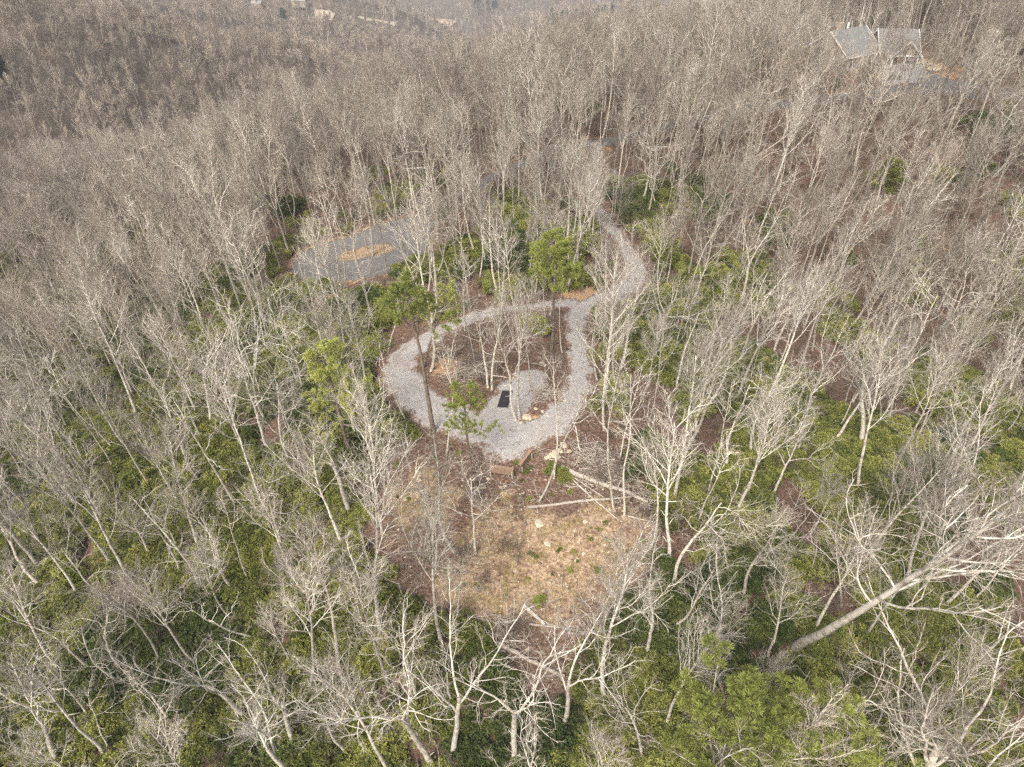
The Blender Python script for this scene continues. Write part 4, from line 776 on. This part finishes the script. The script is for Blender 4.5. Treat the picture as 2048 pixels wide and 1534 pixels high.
# ------------------------------------------------------------------ house
hz = float(house_at[2]); H0 = empty('tan_house', (house_at[0], house_at[1], hz)); H0.rotation_euler = (0, 0, rad(-4))
tag(H0, 'tan house with grey-green roofs and white trim half hidden by trees at upper right', 'house')
def gable_block(x0, x1, y0, y1, zb, ze, zr, along='x', ov=0.45, parent=H0, rname='roof'):
    w_ = MB()
    if along == 'x':
        ym = (y0+y1)/2; w_.box(((x0+x1)/2, ym, (zb+ze)/2), (x1-x0, y1-y0, ze-zb))
        w_.add([(x0, y0, ze), (x0, y1, ze), (x0, ym, zr), (x1, y0, ze), (x1, y1, ze), (x1, ym, zr)], [(0, 2, 1), (3, 4, 5), (0, 3, 5, 2), (1, 2, 5, 4), (0, 1, 4, 3)])
        wo = w_.build('wall', M_siding, parent)
        sl_ = (zr-ze)/(ym-y0); r = MB(); zo = 0.06; ez = ze-sl_*ov+zo; t_ = 0.16
        for sgn, ye in ((-1, y0-ov), (1, y1+ov)):
            r.add([(x0-ov, ye, ez), (x1+ov, ye, ez), (x1+ov, ym, zr+zo), (x0-ov, ym, zr+zo), (x0-ov, ye, ez+t_), (x1+ov, ye, ez+t_), (x1+ov, ym, zr+zo+t_), (x0-ov, ym, zr+zo+t_)], [(0, 1, 2, 3), (4, 5, 6, 7), (0, 1, 5, 4), (1, 2, 6, 5), (3, 0, 4, 7)])
        ro = r.build(rname, M_roof, parent)
        for xx_, s in ((x0-ov, -1), (x1+ov, 1)):
            t = MB()
            for ye in (y0-ov, y1+ov):
                xa, xb_ = sorted((xx_+s*0.003, xx_+s*0.10)); t.add([(xa, ye, ez-0.1), (xb_, ye, ez-0.1), (xb_, ym, zr+zo-0.1), (xa, ym, zr+zo-0.1), (xa, ye, ez+t_+.04), (xb_, ye, ez+t_+.04), (xb_, ym, zr+zo+t_+.04), (xa, ym, zr+zo+t_+.04)], [(0, 1, 2, 3), (4, 5, 6, 7), (0, 1, 5, 4), (1, 2, 6, 5), (2, 3, 7, 6), (3, 0, 4, 7)])
            t.build('rake_trim', M_trim, ro)
        for ye, s in ((y0-ov, -1), (y1+ov, 1)):
            t = MB(); t.box(((x0+x1)/2, ye+s*0.06, ez+0.05), (x1-x0+2*ov, 0.1, 0.24)); t.build('eave_trim', M_trim, ro)
    else:
        xm = (x0+x1)/2; w_.box((xm, (y0+y1)/2, (zb+ze)/2), (x1-x0, y1-y0, ze-zb)); w_.add([(x0, y0, ze), (x1, y0, ze), (xm, y0, zr), (x0, y1, ze), (x1, y1, ze), (xm, y1, zr)], [(0, 1, 2), (3, 5, 4), (0, 2, 5, 3), (1, 4, 5, 2), (0, 3, 4, 1)])
        wo = w_.build('wall', M_siding, parent); sl_ = (zr-ze)/(xm-x0); r = MB(); zo = 0.06; ez = ze-sl_*ov+zo; t_ = 0.16
        for xe in (x0-ov, x1+ov):
            r.add([(xe, y0-ov, ez), (xe, y1, ez), (xm, y1, zr+zo), (xm, y0-ov, zr+zo), (xe, y0-ov, ez+t_), (xe, y1, ez+t_), (xm, y1, zr+zo+t_), (xm, y0-ov, zr+zo+t_)], [(0, 1, 2, 3), (4, 5, 6, 7), (0, 1, 5, 4), (3, 0, 4, 7), (1, 2, 6, 5)])
        ro = r.build(rname, M_roof, parent); t = MB()
        for xe in (x0-ov, x1+ov):
            ya, yb_ = y0-ov-0.11, y0-ov-0.003; t.add([(xe, ya, ez-0.1), (xe, yb_, ez-0.1), (xm, yb_, zr+zo-0.1), (xm, ya, zr+zo-0.1), (xe, ya, ez+t_+.04), (xe, yb_, ez+t_+.04), (xm, yb_, zr+zo+t_+.04), (xm, ya, zr+zo+t_+.04)], [(0, 1, 2, 3), (4, 5, 6, 7), (0, 1, 5, 4), (1, 2, 6, 5), (2, 3, 7, 6), (3, 0, 4, 7)])
        t.build('rake_trim', M_trim, ro)
    return wo, ro
def window(x, y, z, w_, h, wall, d=0.05):
    f_ = MB()
    for c_, s in (((x, y, z+h/2), (w_+.2, .08, .12)), ((x, y, z-h/2), (w_+.2, .08, .12)), ((x-w_/2-.05, y, z), (.1, .078, h)), ((x+w_/2+.05, y, z), (.1, .078, h))): f_.box(c_, s)
    fo = f_.build('window', M_trim, H0); g_ = MB(); g_.box((x, y+0.01, z), (w_, 0.03, h)); g_.build('pane', M_glass, fo)
# main block (left), turned so its gable end looks down the slope; garage block (right) with a front gable over the bay
R35 = Matrix.Translation((-5.2, -1.0, 0))@Matrix.Rotation(rad(35), 4, 'Z')
wm, rm = gable_block(0.4, 9.4, -4.6, 4.6, -3.0, 2.6, 5.9, 'x', 0.6)
mb = MB(); mb.box((3.0, 0.6, 6.4), (0.9, 0.9, 1.6)); mb.build('chimney', M_siding, rm)
mb = MB(); mb.box((5.6, 0.8, 6.3), (0.3, 0.3, 1.2)); mb.build('vent_pipe', M_trim, rm)
wm.matrix_basis = R35; rm.matrix_basis = R35
def window_on(x, y, z, w_, h, face):
    before = set(C.objects); window(x, y, z, w_, h, wm)
    for o_ in set(C.objects)-before:
        if o_.parent == H0: o_.matrix_basis = R35@(Matrix.Identity(4) if face == 'front' else Matrix.Rotation(rad(-90), 4, 'Z'))
for x_ in (1.8, 4.6, 7.4): window_on(x_, -4.65, 0.6, 1.2, 1.5, 'front')
for x_ in (-2.2, 2.2): window_on(x_, 0.35, 0.6, 1.2, 1.5, 'side')
wg, rg_ = gable_block(5.1, 11.9, -1.0, 6.0, -1.5, 2.9, 5.8, 'x', 0.45)
# front porch gable with posts
pg, rp = MB(), MB()
x0, x1, xm, y0, ze, zr = 6.4, 11.4, 8.9, -3.6, 2.75, 5.1
pg.add([(x0, y0, ze), (x1, y0, ze), (xm, y0, zr), (x0, y0+.25, ze), (x1, y0+.25, ze), (xm, y0+.25, zr)], [(0, 1, 2), (3, 5, 4), (0, 2, 5, 3), (1, 4, 5, 2), (0, 3, 4, 1)]); pgo = pg.build('gable', M_siding, H0)
for xe in (x0-.6, x1+.6):
    ez = ze-.58; rp.add([(xe, y0-.5, ez), (xe, 1.9, ez), (xm, 1.9, zr+.06), (xm, y0-.5, zr+.06), (xe, y0-.5, ez+.16), (xe, 1.9, ez+.16), (xm, 1.9, zr+.22), (xm, y0-.5, zr+.22)], [(0, 1, 2, 3), (4, 5, 6, 7), (0, 1, 5, 4), (3, 0, 4, 7), (1, 2, 6, 5)])
rpo = rp.build('porch_roof', M_roof, H0); t = MB()
for xe in (x0-.6, x1+.6):
    ez = ze-.58; ya, yb_ = y0-.66, y0-.503; t.add([(xe, ya, ez-.12), (xe, yb_, ez-.12), (xm, yb_, zr-.06), (xm, ya, zr-.06), (xe, ya, ez+.2), (xe, yb_, ez+.2), (xm, yb_, zr+.26), (xm, ya, zr+.26)], [(0, 1, 2, 3), (4, 5, 6, 7), (0, 1, 5, 4), (1, 2, 6, 5), (2, 3, 7, 6), (3, 0, 4, 7)])
t.build('rake_trim', M_trim, rpo)
mb = MB(); mb.box((xm, y0-.1, ze-.2), (x1-x0+1.2, .3, .3)); mb.build('beam', M_trim, H0)
for x_ in (6.6, 8.9, 11.2): mb = MB(); mb.box((x_, y0+.05, 0.6), (.3, .3, 3.9)); mb.build('post', M_trim, H0)
window(xm, y0-.04, 3.75, .5, .7, wg)
for x_ in (7.4, 10.3): mb = MB(); mb.box((x_, -1.05, 0.7), (2.2, .08, 2.5)); mb.build('garage_door', M_door, H0)
# concrete forecourt and retaining stones
fx, fy = house_at[0]+7.5, house_at[1]-7.0
sheet('concrete_forecourt', lambda X, Y: np.maximum(np.abs(X-fx)-4.6, np.abs(Y-fy)-3.6), (fx-8, fx+8, fy-7, fy+7), 0.4, M_conc, 0.09, 0.2)
# parked utility vehicle under the porch
V0 = empty('utility_vehicle', tuple(H0.matrix_basis@Vector((10.2, -2.4, -0.6)))); V0.rotation_euler = (0, 0, rad(-4))
V0.location.z = float(T0(V0.location.x, V0.location.y))+0.05
mb = MB(); mb.add([(-.75, -1.3, .4), (.75, -1.3, .4), (.75, 1.3, .4), (-.75, 1.3, .4), (-.7, -1.3, .85), (.7, -1.3, .85), (.75, 1.3, 1.05), (-.75, 1.3, 1.05)], [(3, 2, 1, 0), (4, 5, 6, 7), (0, 1, 5, 4), (1, 2, 6, 5), (2, 3, 7, 6), (3, 0, 4, 7)]); mb.build('body', stone_mat('mauve_paint', (0.3, 0.24, 0.27), (0.36, 0.3, 0.33), 2, 0.5), V0, 0.04)
mb = MB(); mb.box((0, .2, 1.75), (1.5, 1.7, .07)); mb.build('canopy', M_door, V0, .02)
mb = MB()
for sx in (-.65, .65):
    for sy in (-.5, .9): mb.box((sx, sy, 1.35), (.06, .06, .75))
mb.build('roll_frame', M_mat, V0)
for sx in (-.7, .7):
    for sy in (-.85, .85):
        w_ = Acc(); w_.tubes(np.array([[[sx-.14, sy, .32], [sx-.1, sy, .32], [sx+.1, sy, .32], [sx+.14, sy, .32]]]), np.array([[.2, .32, .32, .2]]), 14, 0.0); link('wheel', w_.mesh('wheel', M_mat), V0)
tag(V0, 'small mauve utility vehicle parked under the porch gable of the house', 'vehicle')
wr = np.random.default_rng(12)
for i_ in range(12):
    B = up1(1834+i_*3.6+wr.uniform(-1, 1), 126+i_*1.6+wr.uniform(-4, 4)); o = link('boulder', ROCKS[i_ % 8]); s_ = wr.uniform(1.3, 2.4); o.location = (B[0], B[1], B[2]+.3); o.scale = (s_, s_, s_*1.7); tag(o, 'pale boulder, %s from left in the stone bank right of the house' % ['first', 'second', 'third', 'fourth', 'fifth', 'sixth', 'seventh', 'eighth', 'ninth', 'tenth', 'eleventh', 'twelfth'][i_], 'boulder', 'boulders banked beside the house forecourt')

# ------------------------------------------------------------------ far details: pale fields, road, conifers, tiny houses
def strip(name, pts, w_, mat, lift=0.8):
    P = spline(upath(pts), 6); t = norm(np.gradient(P[:, :2], axis=0)); nrm_ = np.c_[-t[:, 1], t[:, 0]]; V = []
    for s in (-1, -0.5, 0, .5, 1): xy = P[:, :2]+nrm_*w_*s; V.append(np.c_[xy, T0(xy[:, 0], xy[:, 1])+lift])
    V = np.stack(V, 1); a_, b_ = V.shape[:2]; ii = np.arange(a_*b_).reshape(a_, b_); Q = np.stack([ii[:-1, :-1], ii[:-1, 1:], ii[1:, 1:], ii[1:, :-1]], -1).reshape(-1, 4)
    o = link(name, mesh_np(name, V.reshape(-1, 3), Q, mat, smooth=True)); tag(o, kind='structure'); return o
M_field = stone_mat('dry_field', (0.40, 0.345, 0.265), (0.50, 0.43, 0.34), 0.02)
strip('field', [(628, 30), (650, 33), (668, 34)], 8, M_field); strip('field', [(690, 35), (720, 40), (752, 44), (790, 50)], 4.5, M_field)
strip('field', [(850, 44), (875, 44), (905, 50)], 14, stone_mat('brown_field', (0.4, 0.31, 0.22), (0.5, 0.4, 0.3), 0.02)); strip('field', [(1385, 12), (1420, 15), (1450, 16)], 40, M_field, 1.5)
strip('country_road', [(1005, 54), (1060, 64), (1110, 72), (1160, 84)], 5, M_conc, 1.0)
def far_conifers():
    r = np.random.default_rng(9); pts = []; wl = []
    for x0, x1, y0, y1, cnt in [(1095, 1225, 26, 52, 46), (950, 1000, 4, 30, 14), (1365, 1395, 48, 62, 8), (-8, 12, 168, 176, 5), (565, 585, 45, 60, 4)]: pts.append(np.c_[r.uniform(x0, x1, cnt), r.uniform(y0, y1, cnt)])
    A = np.vstack(pts); P = unproj(A[:, 0], A[:, 1]); n_ = len(P)
    mm = [o_.data for o_ in col_con.objects]
    for i_ in range(n_):
        o = link('conifer_tree', mm[i_ % 3]); o.location = P[i_]; s_ = r.uniform(0.8, 1.3); o.scale = (s_*1.3, s_*1.3, s_); o.rotation_euler = (0, 0, r.uniform(0, 6))
        wh = 'in the green band on the farthest hill' if i_ < 46 else ('in the dark clump at the top edge' if i_ < 60 else ('at the foot of the far hill' if i_ < 68 else ('on the upper left hillside at the photo edge' if i_ < 73 else 'below the tiny white houses')))
        if i_ < 46: wh = ('along the top of the far green band' if A[i_, 1] < 39 else 'along the bottom of the far green band')
        wl.append((wh, float(A[i_, 0]), o))
    for wh in sorted(set(q_[0] for q_ in wl)):
        for q2, (_, _, o) in enumerate(sorted([q_ for q_ in wl if q_[0] == wh], key=lambda q_: q_[1])): tag(o, 'dark conifer, %s from left %s' % (OD[min(q2, 29)], wh), 'conifer', 'conifers '+wh)
far_conifers()
for px1, py1, s_, lb in [(515, 14, 1.0, 'tiny white-roofed house on the far hill at upper left'), (600, 12, 1.4, 'tiny pale farmhouse beside the far clearing at upper left'), (1175, 96, 0.8, 'tiny pale shed roof in the far valley at top centre')]:
    B = up1(px1, py1); r = empty('far_house', B); r.scale = (s_,)*3; mb = MB(); mb.box((0, 0, 2), (12, 8, 5)); mb.build('wall', M_siding, r)
    mb = MB(); mb.add([(-6.5, -4.6, 4.6), (6.5, -4.6, 4.6), (6.5, 4.6, 4.6), (-6.5, 4.6, 4.6), (-6.5, 0, 7.4), (6.5, 0, 7.4)], [(0, 1, 5, 4), (2, 3, 4, 5), (0, 4, 3), (1, 2, 5), (3, 2, 1, 0)]); mb.build('roof', M_conc, r); tag(r, lb, 'house')

# ------------------------------------------------------------------ haze
HZ = 0.00024
m = bpy.data.materials.new('haze'); m.use_nodes = True; t = m.node_tree; t.nodes.clear(); out = t.nodes.new('ShaderNodeOutputMaterial'); pv = t.nodes.new('ShaderNodeVolumePrincipled')
pv.inputs['Color'].default_value = (0.97, 0.97, 0.97, 1); pv.inputs['Density'].default_value = HZ; t.links.new(pv.outputs[0], out.inputs['Volume'])
zt, zb_ = float(max(Z.max(), CAM_H)+20), float(Z.min()-1)
mb = MB(); mb.box(((gx[0]+gx[-1])/2, (gy[0]+gy[-1])/2, (zt+zb_)/2), (gx[-1]-gx[0]+20, gy[-1]-gy[0]+20, zt-zb_)); tag(mb.build('haze', m), kind='stuff')

# ------------------------------------------------------------------ labels of the single bare trees
BANDS = [(0, 430, 'the upper drive'), (430, 520, "the turnaround's top"), (520, 600, "the turnaround's bottom"), (600, 680, "the gravel loop's top"), (680, 750, "the charred log"), (750, 820, 'the black mat'), (820, 890, "the loop's bottom"), (890, 960, 'the timber barriers'), (960, 1030, 'the long log'),
         (1030, 1110, "the clearing's middle"), (1110, 1190, "the clearing's lower half"), (1190, 1270, 'the pinkish log'), (1270, 1370, 'the slanting lower log'), (1370, 1480, "the clearing's lowest tip"), (1480, 9999, 'the bottom edge')]
WORD = dict(broom='upswept bare', oak='crooked bare', fork='forked bare', slim='slender bare', wide='broad-crowned bare', snag='half-dead bare')
cells = {}
for root, f_, B in TREE_LIST:
    a1, b1, c1 = project(np.asarray(B)); side = 'left slope' if a1 < 740 else ('middle' if a1 < 1310 else 'right slope')
    for j_, (lo_, hi_, nm) in enumerate(BANDS):
        if lo_ <= b1 < hi_: cells.setdefault((side, nm), []).append((float(a1), root, f_)); break
for (side, nm), lst in cells.items():
    lst.sort(key=lambda t: t[0])
    for q, (a1, root, f_) in enumerate(lst): tag(root, '%s tree, %s from left on the %s, level with %s' % (WORD[f_], OD[min(q, 29)], side, nm) if side != 'middle' else '%s tree, %s from left in the middle, level with %s' % (WORD[f_], OD[min(q, 29)], nm), 'tree', 'bare trees on the ridge slopes')
